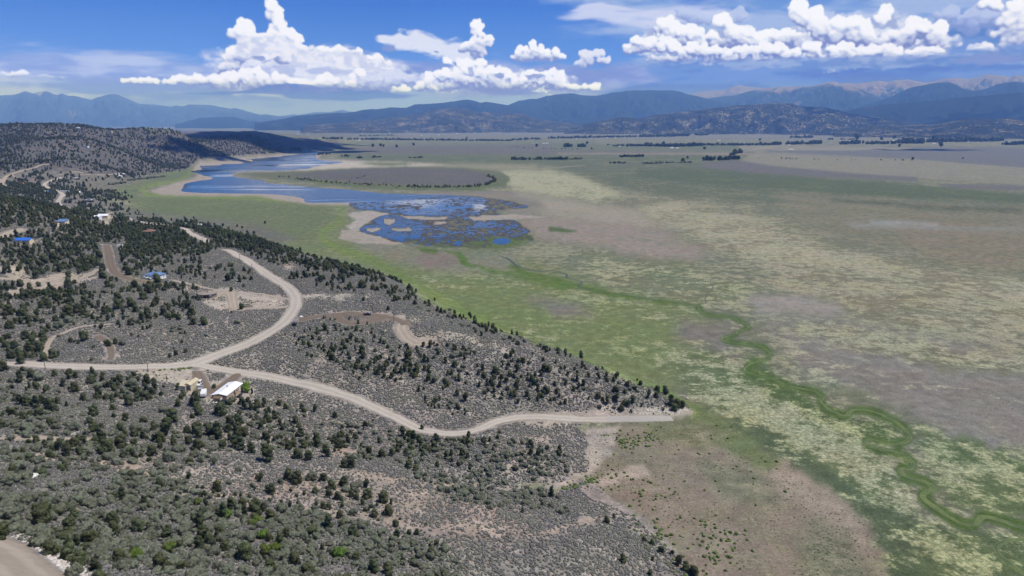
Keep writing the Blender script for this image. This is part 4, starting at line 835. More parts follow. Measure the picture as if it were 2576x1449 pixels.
def tube_mesh(segs, k=6):
    """(p0, p1, r0, r1) limbs as one mesh"""
    VV = []; FF = []; o = 0
    for p0, p1, r0, r1 in segs:
        p0 = np.array(p0, float); p1 = np.array(p1, float); d = p1-p0; d /= np.linalg.norm(d)+1e-9; u = np.cross(d, [.3, .9, .1]); u /= np.linalg.norm(u); w = np.cross(d, u)
        a = np.arange(k)*2*math.pi/k; ring = np.cos(a)[:, None]*u+np.sin(a)[:, None]*w
        VV += [p0+ring*r0, p1+ring*r1]; j = np.arange(k); j2 = (j+1) % k
        FF.append(np.concatenate([np.stack([o+j, o+j2, o+k+j2], 1), np.stack([o+j, o+k+j2, o+k+j], 1)])); o += 2*k
        FF.append(np.array([(o-k, o-k+i, o-k+i+1) for i in range(1, k-1)]))
    return np.concatenate(VV), np.concatenate(FF)
def trunk_mesh(name, kind, seed, mat):
    rng = np.random.default_rng(seed); top = {'pinyon': .9, 'cotton': .7, 'lime': .7, 'column': 1.8, 'spruce': 1.0}.get(kind, .55)
    a = (rng.uniform(-.06, .06), rng.uniform(-.06, .06), top*.5); S = [((0, 0, -.08), a, .05, .038), (a, (a[0]*1.6, a[1]*1.6, top), .038, .015)]
    for i in range(4):
        t = rng.uniform(0, 6.283); z = top*rng.uniform(.2, .7); S.append(((a[0]*z, a[1]*z, z), (math.cos(t)*.28, math.sin(t)*.28, z+.22), .02, .007))
    V, Fc = tube_mesh(S); return mesh_np(name, V, Fc, [mat], True)
KINDS = {}
for kind, mt, nv in (('juniper', 'juniper', 5), ('pinyon', 'pinyon', 3), ('scrub', 'scrub', 4), ('bright', 'bright', 2), ('column', 'cotton', 2), ('cotton', 'cotton', 3)):
    KINDS[kind] = [(crown_mesh('crown', kind, 40+i*7+len(kind), LM[mt], 520 if kind != 'cotton' else 300), trunk_mesh('trunk', kind, 5+i, BARK)) for i in range(nv)]
PLACED = []           # (x, y, radius) of single plants and buildings, so that scattered ones keep clear
def plant(kind, name, label, cat, x, y, w, seed, group, hs=1.0):
    rng = random.Random(seed); v = rng.randrange(len(KINDS[kind])); c, t = KINDS[kind][v]; z = float(height(x, y))
    o = thing(name, label, cat, (x, y, z-.05), rng.uniform(0, 6.28), group); s = w; o.scale = (s*rng.uniform(.92, 1.08), s*rng.uniform(.92, 1.08), s*hs*rng.uniform(.9, 1.12))
    a = bpy.data.objects.new('crown', c); b = bpy.data.objects.new('trunk', t); a.parent = o; b.parent = o; col.objects.link(a); col.objects.link(b)
    PLACED.append((x, y, w*.5)); return o

# ---------------------------------------------------------------- single trees, placed where the photograph has them
def parse(s, ox, oy, k, tag=''):
    out = []
    for t in s.split():
        kd = 'juniper'
        if t[-1] in 'LBPG': kd = {'L': 'scrub', 'B': 'bright', 'P': 'pinyon', 'G': 'column'}[t[-1]]; t = t[:-1]
        x, y, w = map(float, t.split(',')); w = min(w, 32*k)+.35*max(0, w-32*k); out.append((ox+x/k, oy+y/k, w/k, kd))
    return out
T = []
T += parse("225,75,70 320,155,80 400,90,90 430,120,70 400,230,60 330,50,60 190,185,50 340,300,45 215,265,80L 215,320,60L 580,255,100L 450,260,60L 665,30,60 755,145,80 745,270,80 810,255,50 905,115,50 910,175,40 1030,65,80 1010,175,45 975,235,60L 1075,260,80L 1070,310,80 1225,275,60 1215,240,40 1145,210,60 1310,120,60L 1375,190,110 1440,25,50 1560,50,110 1420,80,60 1580,145,70 1530,175,50 1755,130,130 1650,235,60L 1830,225,80 1740,340,75P 1280,360,90 1280,420,60 1380,380,50 1490,290,60 1580,320,80 1505,375,70 1430,430,95L 1350,500,110L 1210,460,90 1190,520,50 975,400,110 1065,480,50 985,490,50 1050,530,60L 860,440,120 805,465,60 870,495,80L 540,400,50 290,370,60 230,385,40 130,465,50 180,450,50 385,475,40 290,435,70L 235,515,60 280,535,50L 140,580,90L 685,515,40 730,540,40 765,570,60L 595,560,30 545,595,40L 690,625,70L 690,670,60L 1045,650,70 1100,620,70L 905,740,60L 1275,550,70L 1290,590,60L 1385,600,60L 1730,740,90 1820,700,50L 1900,600,60L 330,1000,150 220,1080,110L 40,1120,140 950,1310,150 1275,1370,150 560,1280,170 700,1160,110 590,1415,150L 400,1240,120 640,1330,140 360,1130,120L 560,1060,130 900,1000,110 1100,1060,110 1220,1260,80L 1350,1220,100B 1500,1180,120L 1750,1120,120 1950,1280,180 2040,1010,100B 1790,1140,140L 1570,860,60B 1540,980,50 2170,770,80P 2040,870,60 2010,740,40 2250,910,90L 100,840,130L 250,820,120L 620,850,130L 700,870,110L 380,860,110L 60,690,130L 480,930,120L 780,960,100L 1000,930,140L 1250,970,110L 1400,990,80L 1600,1000,100L 1800,960,90B 140,960,130L 60,960,140L 700,1050,130L 850,1120,120L 1000,1150,120L 1200,1110,130L 1450,1080,120L 1650,1080,130L 500,1180,130 300,1180,110L 1080,1280,90B 1380,1330,90L 1550,1300,120L 1700,1250,130L 1850,1200,120L 2000,1140,110L 2150,1080,90L 2250,1000,80L 2090,1120,80B 2100,1240,90B 2200,1290,120L 2300,1200,110L 2340,1320,130 2150,1370,110 1750,1370,130L 1950,1400,120L 1600,1400,110L 260,1190,60 1060,1250,60 1380,1400,50 1900,230,80P 1950,310,80 1890,270,70 1230,640,60L 1700,520,60L 1630,490,60L", 0, 991, 3.164)
T += parse("135,300,105P 370,280,100 470,300,90 540,320,100P 380,410,110 620,280,60 720,420,75P 580,410,80 700,330,110 800,450,75P 930,500,135P 875,265,50 920,340,80 940,385,50 990,365,40 1080,370,50 1140,400,60 1220,400,80 1320,350,60 1400,480,75P 1170,480,90 1260,500,90 1520,320,60 1570,370,50 1500,400,80 1540,560,70 1600,560,90P 1690,360,50B 1680,410,40 1740,450,70 1820,370,50 1840,480,70 1920,470,70 1970,420,50 2030,480,50 2070,490,40 2160,490,30 2220,450,50 2255,405,60 2160,265,40 1770,215,25 2060,560,80 2110,590,60 1100,650,90 1170,680,100 1035,700,50 880,680,50 850,660,50 1290,650,100L 1380,670,70 1440,730,80 1540,700,90 1630,730,110L 1720,730,60P 1560,750,70L 1310,770,60 1420,800,70 1490,820,70 1520,850,50 1600,800,60 1640,820,60 1730,800,90 1850,830,100 1910,870,40 1690,870,50 1760,890,50 1805,880,40 1890,935,90 1780,955,70 1710,920,40 1740,925,30 1620,940,70L 1505,965,65 1525,1040,75 1590,1080,45 1590,1130,45 1680,1070,40 1505,1100,50L 1360,1080,40 1290,1025,50 1205,1040,50 1195,1000,30 940,960,50 945,845,40 935,755,60 785,815,40 720,815,35 675,795,35 585,815,30 540,810,30 500,780,40 415,740,40 370,740,35 310,665,45 250,700,80L 400,810,50 440,815,50 445,885,50 320,870,40 360,875,35 515,875,25 590,880,30 680,905,35 745,970,40 830,760,25 835,850,30 845,890,25 890,925,20 1045,935,30 1040,865,35 1105,885,45 1175,885,35 1320,880,35 1370,890,55 1420,905,45 1525,895,40 1225,790,40 1160,805,40 1115,775,30 990,915,25 1180,1110,70L 1510,1265,100B 1815,1210,40 1815,1270,40 1985,990,30 2060,1110,45 2120,1110,45 2190,1040,30 2010,1320,50 2085,1325,50 2230,1260,80 2275,1190,60 2225,1205,40 1780,1380,100 1890,1400,120 1250,1400,110 1710,1415,40 1680,1330,50L 1420,1230,30 1240,1270,25 1000,1220,100B 850,1260,60L 950,1340,50L 720,1200,100L 560,1130,90L 590,1220,80 480,1250,80L 400,1300,90L 240,1240,60L 170,1280,50 145,1075,60 30,1000,80L 290,1030,80L 130,925,60L 370,965,50 285,755,50 170,765,40 105,735,50 70,710,60 165,720,60L 90,620,70L 250,440,60 350,480,70L 400,520,60L 470,490,50 510,555,40 185,390,60 930,1420,110L", 379, 991, 3.164)
T += parse("430,50,55P 470,60,65 500,70,50 450,85,50 385,95,22 40,770,50 85,745,30 268,880,40 318,900,40 375,950,45 440,965,34 140,1005,55 320,1005,24 480,1020,62 520,1050,60 570,1080,70 305,1090,40 165,905,20 32,910,20 150,50,40 200,40,36 100,30,36", 1509, 991, 2.415)
T += parse("1120,740,30 1030,730,40 940,690,30 685,680,25 795,695,30 750,700,30 845,765,25 805,800,40 855,810,35 725,835,35 885,850,35 910,790,50L 1065,810,40 1170,790,30 1165,830,30 700,790,60 640,800,50L 545,800,40 490,820,30 395,855,40 295,850,25 435,900,40 410,945,40 475,940,50 530,970,50 635,965,50 640,890,50 570,880,50 800,885,30 875,930,40 960,890,60 1010,900,50 1190,875,40 1250,920,50 1290,930,50 1325,970,50 1180,920,30 690,1000,50 760,1000,50 740,1040,70 770,1080,80 820,1105,60 520,1050,40 570,1070,30 435,1010,30 930,1040,50 940,1095,50 1070,1010,90 1080,1060,80 1040,1120,50 1200,1010,40 1205,1110,50 1260,1080,50 1340,1090,50 1320,1140,70 1310,1190,60 1080,1180,60 965,1170,40 985,1235,35 1080,1245,30 1210,1190,50 1230,1245,45 1035,1290,35 1390,1120,50 1430,1150,50 1405,1210,70 1470,1230,50 1500,1180,70 1530,1070,120 1520,1130,60 1620,1220,60 1600,1260,60 1750,1220,50 1410,1305,40 1460,1290,40 1320,1290,40 1745,1290,50 1620,980,50 1685,950,50 1755,950,70 1790,930,40 1830,990,50L 1840,1035,50 1790,1075,50 1910,1115,60 1970,1060,60L 1935,1240,60 1975,1230,50 2000,1150,70 2050,1200,60L 2080,1160,60L 2130,1240,40 2220,1100,30 1900,1310,60 1930,1350,60 2045,1300,60 2110,1330,40 2240,1230,60 2280,1190,50 2290,1240,60 2410,1220,90 2400,1270,60 2320,1320,40 2240,1360,50 2340,1405,50 2400,1420,50 2450,1360,50 2520,1060,60 2540,1140,60 2560,1250,60 1690,1390,40 1080,490,50 1065,350,90 1180,380,60 1220,390,60 875,310,60 720,340,50 770,300,40 645,270,50 1330,590,50 1400,490,70 1440,480,60 1600,530,60 1740,550,60 1250,270,60 1280,290,50 2110,690,30 1385,275,40G 1420,310,36G 1450,345,36G 1480,350,36G 1520,400,30G 1560,430,36G 1590,450,30G 1620,420,30G 1640,470,30G 1170,170,30G 1030,120,26G 1965,600,28G 2030,620,26G 2280,720,26G 2300,740,26G", 644, 629, 4)
T += parse("285,960,50 320,990,60 350,1010,50 210,1040,35 170,1130,40 20,900,40 10,1020,50 85,1110,50 60,1160,60 50,1210,60 330,1190,90 370,1200,70 440,1130,40 530,1185,40 490,1190,40 310,1100,50 630,1200,40 650,1150,40 660,1220,40 700,1170,50 740,1190,40 770,1260,50 560,1240,50 540,1340,50 660,1300,60 670,1370,50 720,1350,60 950,1270,50 1045,1400,80 910,1190,30 860,1200,40 1290,1340,60 1230,1380,50 1170,1350,40 1460,1400,80 1540,1420,90 90,1270,40 200,1290,80 230,1260,60 250,1330,60 300,1310,40 180,1360,50 260,1380,60 330,1400,60 360,1420,70 430,1350,50 620,1400,50 45,1350,60 520,1025,26G 700,1080,34G 1070,1215,26G 1100,1250,34G 1045,1200,24G", 1288, 629, 4)
T += parse("110,480,50 235,440,70 200,470,50 300,370,60 385,350,50 210,345,70 135,375,50 500,370,50 690,255,70 590,200,60 690,330,80 750,320,50 370,265,60 60,220,60 300,120,60 450,105,90 540,80,80 610,80,60 640,140,60 850,110,70 900,80,60 1000,60,80 1035,190,80 1040,260,80 1120,290,60 1175,305,40 1085,350,70 1360,355,80 1300,220,80 1270,190,60 1390,180,50 1400,70,60 1480,140,40 1580,300,90 740,415,40 850,500,70 590,480,80 460,530,90 420,560,70 660,455,60 500,560,70 1190,470,70 1050,410,60L 1190,560,100 1320,540,110 1440,470,80 1500,400,100 1580,520,80 1550,550,60 1080,580,50 1050,630,60 1110,610,50 1370,600,70 1480,620,70 1500,680,70 1650,630,80 1640,580,60 1740,640,50 1700,690,50 1800,680,70 1900,570,70P 1930,630,80 1950,730,70 2050,720,90 1910,680,50 1840,600,50 1390,720,50 1345,745,40 1145,660,50 1245,690,40 1280,655,50L 1085,690,60 830,640,60 870,660,50 780,600,90 690,640,110 690,700,90L 570,695,60 530,620,60L 850,880,100 710,915,50 790,935,40 755,920,30 1095,945,60 1060,940,40 940,975,40 1240,940,60L 1165,925,60 1325,855,30 1395,870,30 1830,925,35 1875,1015,40 1775,1045,60 1710,1070,40 1750,990,25 1210,770,30 1010,770,40 960,770,35 920,1105,40 590,1060,40 530,1060,80 440,1090,80 330,930,80 430,920,60 400,980,90 290,980,80 270,870,80 430,850,70 350,860,60 240,850,60 120,1060,80 220,1110,90 250,1060,70 60,960,70 150,970,70 20,910,50 230,640,80 240,600,80 90,620,100 100,760,90 370,700,60 290,720,60 210,730,50 430,720,50 590,750,80L 300,760,40 1885,500,60 2330,400,40 2430,580,50 2440,560,60P 2330,625,30 2380,720,60L 1515,770,40 1850,450,30 2300,290,70 2410,300,60 2450,360,40 2350,270,60 1915,285,30 1910,660,50 2000,490,50 230,1200,50 550,1250,60 640,1350,60 760,1400,90 320,1260,80 390,1280,80L 195,1310,70 120,1310,60L 380,1380,60 970,1260,40 1035,1250,40 1030,1300,50 920,1310,90 990,1360,80L 1060,1360,70 1130,1320,40 1210,1310,80 1150,1400,60 1130,1360,50 1480,1310,90 1545,1310,50 1340,1330,80L 1270,1430,60L 1550,1430,60 1790,1380,70 1845,1440,60 1650,1370,40 2160,1370,60 700,1290,40 480,1390,60 30,1180,100", 0, 629, 4)
def size_m(px, py, w):
    p = hit(px, py+w*.35); d = math.sqrt(p[0]**2+p[1]**2+(p[2]-CAM_H)**2); return p, w*d/F

# ---------------------------------------------------------------- shapes for built things
class MB:
    """collects boxes, prisms, tubes into one mesh"""
    def __init__(s): s.v = []; s.f = []
    def add(s, v, f):
        o = len(s.v); s.v += [tuple(map(float, p)) for p in v]; s.f += [tuple(i+o for i in q) for q in f]; return s
    def box(s, x0, x1, y0, y1, z0, z1):
        return s.add([(x, y, z) for z in (z0, z1) for y in (y0, y1) for x in (x0, x1)], [(0, 2, 3, 1), (4, 5, 7, 6), (0, 1, 5, 4), (2, 6, 7, 3), (0, 4, 6, 2), (1, 3, 7, 5)])
    def prism(s, poly, y0, y1):
        """outline in x, z drawn out along y"""
        n = len(poly); return s.add([(x, y0, z) for x, z in poly]+[(x, y1, z) for x, z in poly], [tuple(range(n))[::-1], tuple(range(n, 2*n))]+[(i, (i+1) % n, n+(i+1) % n, n+i) for i in range(n)])
    def cyl(s, x, y, z, r, h, axis='z', k=14, r2=None):
        r2 = r if r2 is None else r2; a = [2*math.pi*i/k for i in range(k)]
        P = [(math.cos(t)*r, math.sin(t)*r, 0) for t in a]+[(math.cos(t)*r2, math.sin(t)*r2, h) for t in a]
        if axis == 'y': P = [(p[0], p[2], p[1]) for p in P]
        if axis == 'x': P = [(p[2], p[0], p[1]) for p in P]
        return s.add([(x+p[0], y+p[1], z+p[2]) for p in P], [tuple(range(k))[::-1], tuple(range(k, 2*k))]+[(i, (i+1) % k, k+(i+1) % k, k+i) for i in range(k)])
    def build(s, name, mat, parent=None, bevel=0.0, smooth=False, **kw):
        me = bpy.data.meshes.new(name); me.from_pydata(s.v, [], s.f); me.materials.append(mat); me.update()
        import bmesh
        bm = bmesh.new(); bm.from_mesh(me); bmesh.ops.recalc_face_normals(bm, faces=bm.faces)
        if bevel: bmesh.ops.bevel(bm, geom=[e for e in bm.edges], offset=bevel, segments=2, affect='EDGES', clamp_overlap=True)
        bm.to_mesh(me); bm.free()
        if smooth: me.polygons.foreach_set('use_smooth', [True]*len(me.polygons))
        return obj(name, me, parent, **kw)
MT = {k: simple_mat(k, *a) for k, a in {
    'white_metal': ((236, 236, 238), .45, .4, .6), 'tan_stucco': ((176, 152, 128), .9, .2, 1.2), 'tan_metal': ((196, 184, 156), .5, .4, .8), 'cream': ((222, 208, 176), .85, .2, 1.0), 'brown_roof': ((124, 104, 86), .9, .2, 1.0),
    'blue_metal': ((104, 130, 172), .45, .4, .6), 'bright_blue': ((58, 112, 206), .45, .4, .6), 'grey_blue': ((98, 112, 134), .8, .3, 1.0), 'glass': ((44, 50, 58), .12, .8), 'white_paint': ((232, 230, 226), .6, .3, 1.0), 'tan_shingle': ((146, 134, 124), .85, .2, 1.2),
    'dark_shingle': ((92, 80, 70), .9, .2, 1.0), 'grey_metal': ((168, 172, 176), .5, .4, .8), 'dark_wood': ((84, 68, 56), .9, .2, 1.5), 'pole_wood': ((94, 80, 68), .95, .1, 1.5), 'tyre': ((38, 38, 40), .9, .2), 'black_paint': ((34, 36, 42), .25, .6), 'silver_paint': ((176, 180, 186), .3, .6),
    'pale_car': ((226, 228, 230), .3, .6), 'orange_roof': ((198, 120, 74), .8, .2, 1.0), 'navy': ((48, 66, 96), .4, .5), 'concrete': ((176, 172, 166), .9, .2, 1.0), 'hull_dark': ((56, 58, 60), .5, .4), 'headlamp': ((220, 222, 214), .2, .7), 'umber': ((128, 102, 84), .8, .2, 1.0)}.items()}
def opening(side, u, z, w, h, L, Wd, parent, name='window', mat=None, frame=None):
    """a window or door set in one of the walls; side f, b (along the length), l, r (the ends)"""
    d = .05; fr = frame or MT['white_paint']; gl = mat or MT['glass']
    def put(mb, a0, a1, z0, z1, e0, e1):
        if side == 'f': mb.box(a0, a1, -Wd/2-e1, -Wd/2+e0, z0, z1)
        if side == 'b': mb.box(a0, a1, Wd/2-e0, Wd/2+e1, z0, z1)
        if side == 'l': mb.box(-L/2-e1, -L/2+e0, a0, a1, z0, z1)
        if side == 'r': mb.box(L/2-e0, L/2+e1, a0, a1, z0, z1)
    if name == 'window':
        m = MB(); t = .09
        for q in ((u-w/2-t, u-w/2, z-t, z+h+t), (u+w/2, u+w/2+t, z-t, z+h+t), (u-w/2, u+w/2, z-t, z), (u-w/2, u+w/2, z+h, z+h+t), (u-.03, u+.03, z, z+h)): put(m, *q, .02, d)
        f = m.build('window', fr, parent); g = MB(); put(g, u-w/2, u+w/2, z, z+h, .02, .02); g.build('pane', gl, f)
    else:
        m = MB(); put(m, u-w/2, u+w/2, z, z+h, .02, d); f = m.build(name, mat or fr, parent)
        if name == 'door': g = MB(); put(g, u+w/2-.16, u+w/2-.08, z+h*.45, z+h*.52, 0, d+.05); g.build('handle', MT['grey_metal'], f)
def house(name, label, cat, px, py, rz, L, Wd, h, wall, roof, kind='gable', rise=1.0, over=.35, wins=(), doors=(), chim=None, group=None, solar=False, xy=None, base=1.5, wlabel=None):
    p = hit(px, py) if xy is None else np.array([xy[0], xy[1], float(height(*xy))])
    c, s = math.cos(rz), math.sin(rz)
    cz = [float(height(p[0]+c*a-s*b, p[1]+s*a+c*b)) for a in (-L/2, L/2) for b in (-Wd/2, Wd/2)]; z = sum(cz)/4+.1; p[2] = z
    o = thing(name, label, cat, p, rz, group); W2, H2 = Wd/2, h
    m = MB()
    if kind == 'gable': m.add([(x, y, zz) for x in (-L/2, L/2) for y, zz in ((-W2, -base), (W2, -base), (W2, h), (0, h+rise), (-W2, h))], [(0, 1, 2, 3, 4), (9, 8, 7, 6, 5), (0, 5, 6, 1), (1, 6, 7, 2), (2, 7, 8, 3), (3, 8, 9, 4), (4, 9, 5, 0)])
    elif kind == 'shed': m.add([(x, y, zz) for x in (-L/2, L/2) for y, zz in ((-W2, -base), (W2, -base), (W2, h+rise), (-W2, h))], [(0, 1, 2, 3), (7, 6, 5, 4), (0, 4, 5, 1), (1, 5, 6, 2), (2, 6, 7, 3), (3, 7, 4, 0)])
    else: m.box(-L/2, L/2, -W2, W2, -base, h)
    m.build('wall', wall, o)
    r = MB(); t = .16; X = L/2+over; Y = W2+over; k = rise/W2
    if kind == 'gable':
        e = h-over*k
        for sy in (-1, 1):
            r.add([(x, y, zz) for x in (-X, X) for y, zz in ((sy*Y, e+.02), (sy*.0, h+rise+.02), (0, h+rise+.02+t), (sy*Y, e+.02+t))], [(0, 1, 2, 3), (7, 6, 5, 4), (0, 4, 5, 1), (1, 5, 6, 2), (2, 6, 7, 3), (3, 7, 4, 0)])
    elif kind == 'shed':
        k = rise/Wd; r.add([(x, y, zz) for x in (-X, X) for y, zz in ((-Y, h-over*k+.02), (Y, h+rise+over*k+.02), (Y, h+rise+over*k+.02+t), (-Y, h-over*k+.02+t))], [(0, 1, 2, 3), (7, 6, 5, 4), (0, 4, 5, 1), (1, 5, 6, 2), (2, 6, 7, 3), (3, 7, 4, 0)])
    elif kind == 'hip':
        rr = max(X-Y, .2); r.add([(-X, -Y, h), (X, -Y, h), (X, Y, h), (-X, Y, h), (-X, -Y, h+t), (X, -Y, h+t), (X, Y, h+t), (-X, Y, h+t), (-rr, 0, h+rise+t), (rr, 0, h+rise+t)], [(3, 2, 1, 0), (0, 1, 5, 4), (1, 2, 6, 5), (2, 3, 7, 6), (3, 0, 4, 7), (4, 5, 9, 8), (5, 6, 9), (6, 7, 8, 9), (7, 4, 8)])
    else: r.box(-X, X, -Y, Y, h+.01, h+.22)
    ro = r.build('roof', roof, o)
    if kind in ('gable',):
        q = MB(); q.box(-X, X, -.12, .12, h+rise+t, h+rise+t+.06); q.build('ridge_cap', roof, ro)
    if chim: MB().box(chim[0]-.25, chim[0]+.25, chim[1]-.25, chim[1]+.25, h, h+rise+1.0).build('chimney', MT['grey_metal'], ro)
    if solar: MB().add([(a, y, zz) for a in (-L*.3, L*.3) for y, zz in ((-W2*.8, h+.3), (-W2*.2, h+rise*.8+.3), (-W2*.2, h+rise*.8+.36), (-W2*.8, h+.36))], [(0, 1, 2, 3), (7, 6, 5, 4), (0, 4, 5, 1), (1, 5, 6, 2), (2, 6, 7, 3), (3, 7, 4, 0)]).build('solar_panel', MT['glass'], ro)
    for q in wins: opening(*q, L, Wd, o)
    for q in doors: opening(q[0], q[1], 0, q[2], q[3], L, Wd, o, q[4] if len(q) > 4 else 'door', q[5] if len(q) > 5 else None)
    PLACED.append((p[0], p[1], max(L, Wd)*.55)); return o
def round_house(name, label, px, py, R0, h, rise, wall, roof, chim=None):
    p = hit(px, py); p[2] += .6; o = thing(name, label, 'house', p); k = 32
    MB().cyl(0, 0, -2, R0, h+2, k=k).build('wall', wall, o)
    r = MB(); a = [2*math.pi*i/k for i in range(k)]; e = R0+.9
    r.add([(math.cos(t)*e, math.sin(t)*e, h-.1) for t in a]+[(math.cos(t)*e, math.sin(t)*e, h+.1) for t in a]+[(math.cos(t)*.5, math.sin(t)*.5, h+rise) for t in a], [tuple(range(k))[::-1], tuple(range(2*k, 3*k))]+[(i, (i+1) % k, k+(i+1) % k, k+i) for i in range(k)]+[(k+i, k+(i+1) % k, 2*k+(i+1) % k, 2*k+i) for i in range(k)])
    ro = r.build('roof', roof, o)
    MB().cyl(0, 0, h+rise-.05, .9, .35, k=16).build('roof_vent', roof, ro)
    if chim: MB().cyl(chim[0], chim[1], h, .14, rise+.8, k=10).build('chimney', MT['tyre'], ro)
    for i in range(9):
        t = -math.pi*.97+i*math.pi*.94/8; x, y = math.cos(t), math.sin(t); m = MB(); f = MB()
        if i == 6: m = None
        for mb, w, z0, z1, dd in ((f, .75, .8, 2.0, .03), (m, .6, .9, 1.9, .06)):
            if mb is None: continue
            mb.add([(x*(R0+q)-y*s*w, y*(R0+q)+x*s*w, zz) for q in (-.3, dd) for s in (-1, 1) for zz in (z0, z1)], [(0, 1, 3, 2), (4, 6, 7, 5), (0, 4, 5, 1), (2, 3, 7, 6), (0, 2, 6, 4), (1, 5, 7, 3)])
        if m is None: f.build('door', MT['white_paint'], o); continue
        w_ = f.build('window', MT['white_paint'], o); m.build('pane', MT['glass'], w_)
    PLACED.append((p[0], p[1], R0+1)); return o
def vehicle(name, label, cat, px, py, rz, paint, kind='car', L=4.6, Wd=1.85, H=1.5, xy=None):
    p = hit(px, py); z = float(height(p[0], p[1]))+.02; o = thing(name, label, cat, (p[0], p[1], z), rz); g = .28; X = L/2
    prof = {'car': [(-X, g), (X, g), (X, .62), (X*.93, .82), (X*.42, .92), (X*.12, H), (-X*.62, H), (-X*.9, .98), (-X, .9)],
            'suv': [(-X, g), (X, g), (X, .75), (X*.92, .98), (X*.45, 1.05), (X*.22, H), (-X*.88, H), (-X, 1.0)],
            'pickup': [(-X, .42), (X, .42), (X, .85), (X*.92, 1.08), (X*.5, 1.15), (X*.26, H), (-X*.16, H), (-X*.24, 1.12), (-X, 1.12)]}[kind]
    MB().prism(prof, -Wd/2, Wd/2).build('body', paint, o, bevel=.05)
    zb = 1.0 if kind != 'pickup' else 1.16
    a, b = {'car': (-.6, .28), 'suv': (-.85, .3), 'pickup': (-.14, .36)}[kind]
    for s in (-1, 1): MB().box(X*a, X*(b-.12), s*(Wd/2+.004)-.01, s*(Wd/2+.004)+.01, zb, H-.1).build('side_window', MT['glass'], o)
    t0 = {'car': (.42, .92, .12), 'suv': (.45, 1.05, .22), 'pickup': (.5, 1.15, .26)}[kind]
    ws = MB(); x0, z0, x1 = X*t0[0], t0[1], X*t0[2]; d = .02
    ws.add([(x0-.06+d, y, z0+.06+d) for y in (-Wd*.44, Wd*.44)]+[(x1+.06+d, y, H-.08+d) for y in (-Wd*.42, Wd*.42)]+[(x0-.06, y, z0+.03) for y in (-Wd*.44, Wd*.44)]+[(x1+.06, y, H-.11) for y in (-Wd*.42, Wd*.42)], [(0, 1, 3, 2), (4, 6, 7, 5), (0, 4, 5, 1), (2, 3, 7, 6), (0, 2, 6, 4), (1, 5, 7, 3)]); ws.build('windscreen', MT['glass'], o)
    if kind == 'pickup': MB().box(-X+.1, -X*.27, -Wd/2+.12, Wd/2-.12, 1.0, 1.135).build('load_bed', MT['tyre'], o)
    for sx in (-.62, .62):
        for s in (-1, 1):
            w = MB().cyl(X*sx, s*(Wd/2-.02)-.11, .34, .34, .22, 'y').build('wheel', MT['tyre'], o); MB().cyl(X*sx, s*(Wd/2+.095)-.01, .34, .19, .02, 'y').build('rim', MT['grey_metal'], w)
    for s in (-1, 1): MB().box(X-.03, X+.02, s*Wd*.36-.14, s*Wd*.36+.14, .62, .76).build('headlight', MT['headlamp'], o)
    PLACED.append((p[0], p[1], L*.5)); return o
def camper(name, label, px, py, rz, L=7, Wd=2.4, H=2.9, nose=True):
    p = hit(px, py); o = thing(name, label, 'trailer', (p[0], p[1], float(height(p[0], p[1]))), rz); X = L/2
    prof = [(-X, .6), (X*.62, .6), (X*.72, 1.3), (X, 1.5), (X, H-.3), (X*.95, H), (-X*.97, H), (-X, H-.15)] if nose else [(-X, .6), (X*.9, .6), (X, 1.0), (X*.96, H-.4), (X*.85, H), (-X*.9, H), (-X, H-.3)]
    MB().prism(prof, -Wd/2, Wd/2).build('body', MT['white_paint'], o, bevel=.06)
    for u in (-X*.6, -X*.05, X*.45): MB().box(u-.4, u+.4, -Wd/2-.03, -Wd/2+.01, 1.7, 2.2).build('window', MT['glass'], o)
    MB().box(X*.18, X*.34, -Wd/2-.03, -Wd/2+.01, .8, 2.4).build('door', MT['grey_metal'], o)
    MB().box(-X*.2, X*.1, -.4, .4, H, H+.3).build('air_conditioner', MT['white_metal'], o)
    for sx in (-.28, -.06):
        for s in (-1, 1): MB().cyl(X*sx, s*(Wd/2-.1)-.11, .36, .36, .22, 'y').build('wheel', MT['tyre'], o)
    PLACED.append((p[0], p[1], L*.5)); return o
def pole(px, py, pt, label, arm=True, transformer=False, rz=.3):
    p = hit(px, py); r = math.hypot(p[0], p[1]); v = ray(px, pt); top = CAM_H+v[2]/math.hypot(v[0], v[1])*r; h = min(max(top-p[2], 4.5), 11.5)
    o = thing('power_pole', label, 'power pole', (p[0], p[1], p[2]-.1), rz, 'power poles along the dirt roads')
    MB().cyl(0, 0, 0, .16, h, k=8, r2=.10).build('pole', MT['pole_wood'], o)
    if arm:
        a = MB().box(-1.1, 1.1, -.06, .06, h-.7, h-.56).build('crossarm', MT['pole_wood'], o)
        for x in (-.95, -.35, .95): MB().cyl(x, 0, h-.56, .06, .16, k=6).build('insulator', MT['white_paint'], a)
    if transformer: MB().cyl(.32, 0, h-1.7, .24, .8, k=10).build('transformer', MT['white_metal'], o)
    return o
def rot_of(a, b):
    """turn that lays the x axis from spot a to spot b"""
    p, q = hit(*a), hit(*b); return math.atan2(q[1]-p[1], q[0]-p[0]), math.hypot(q[0]-p[0], q[1]-p[1])

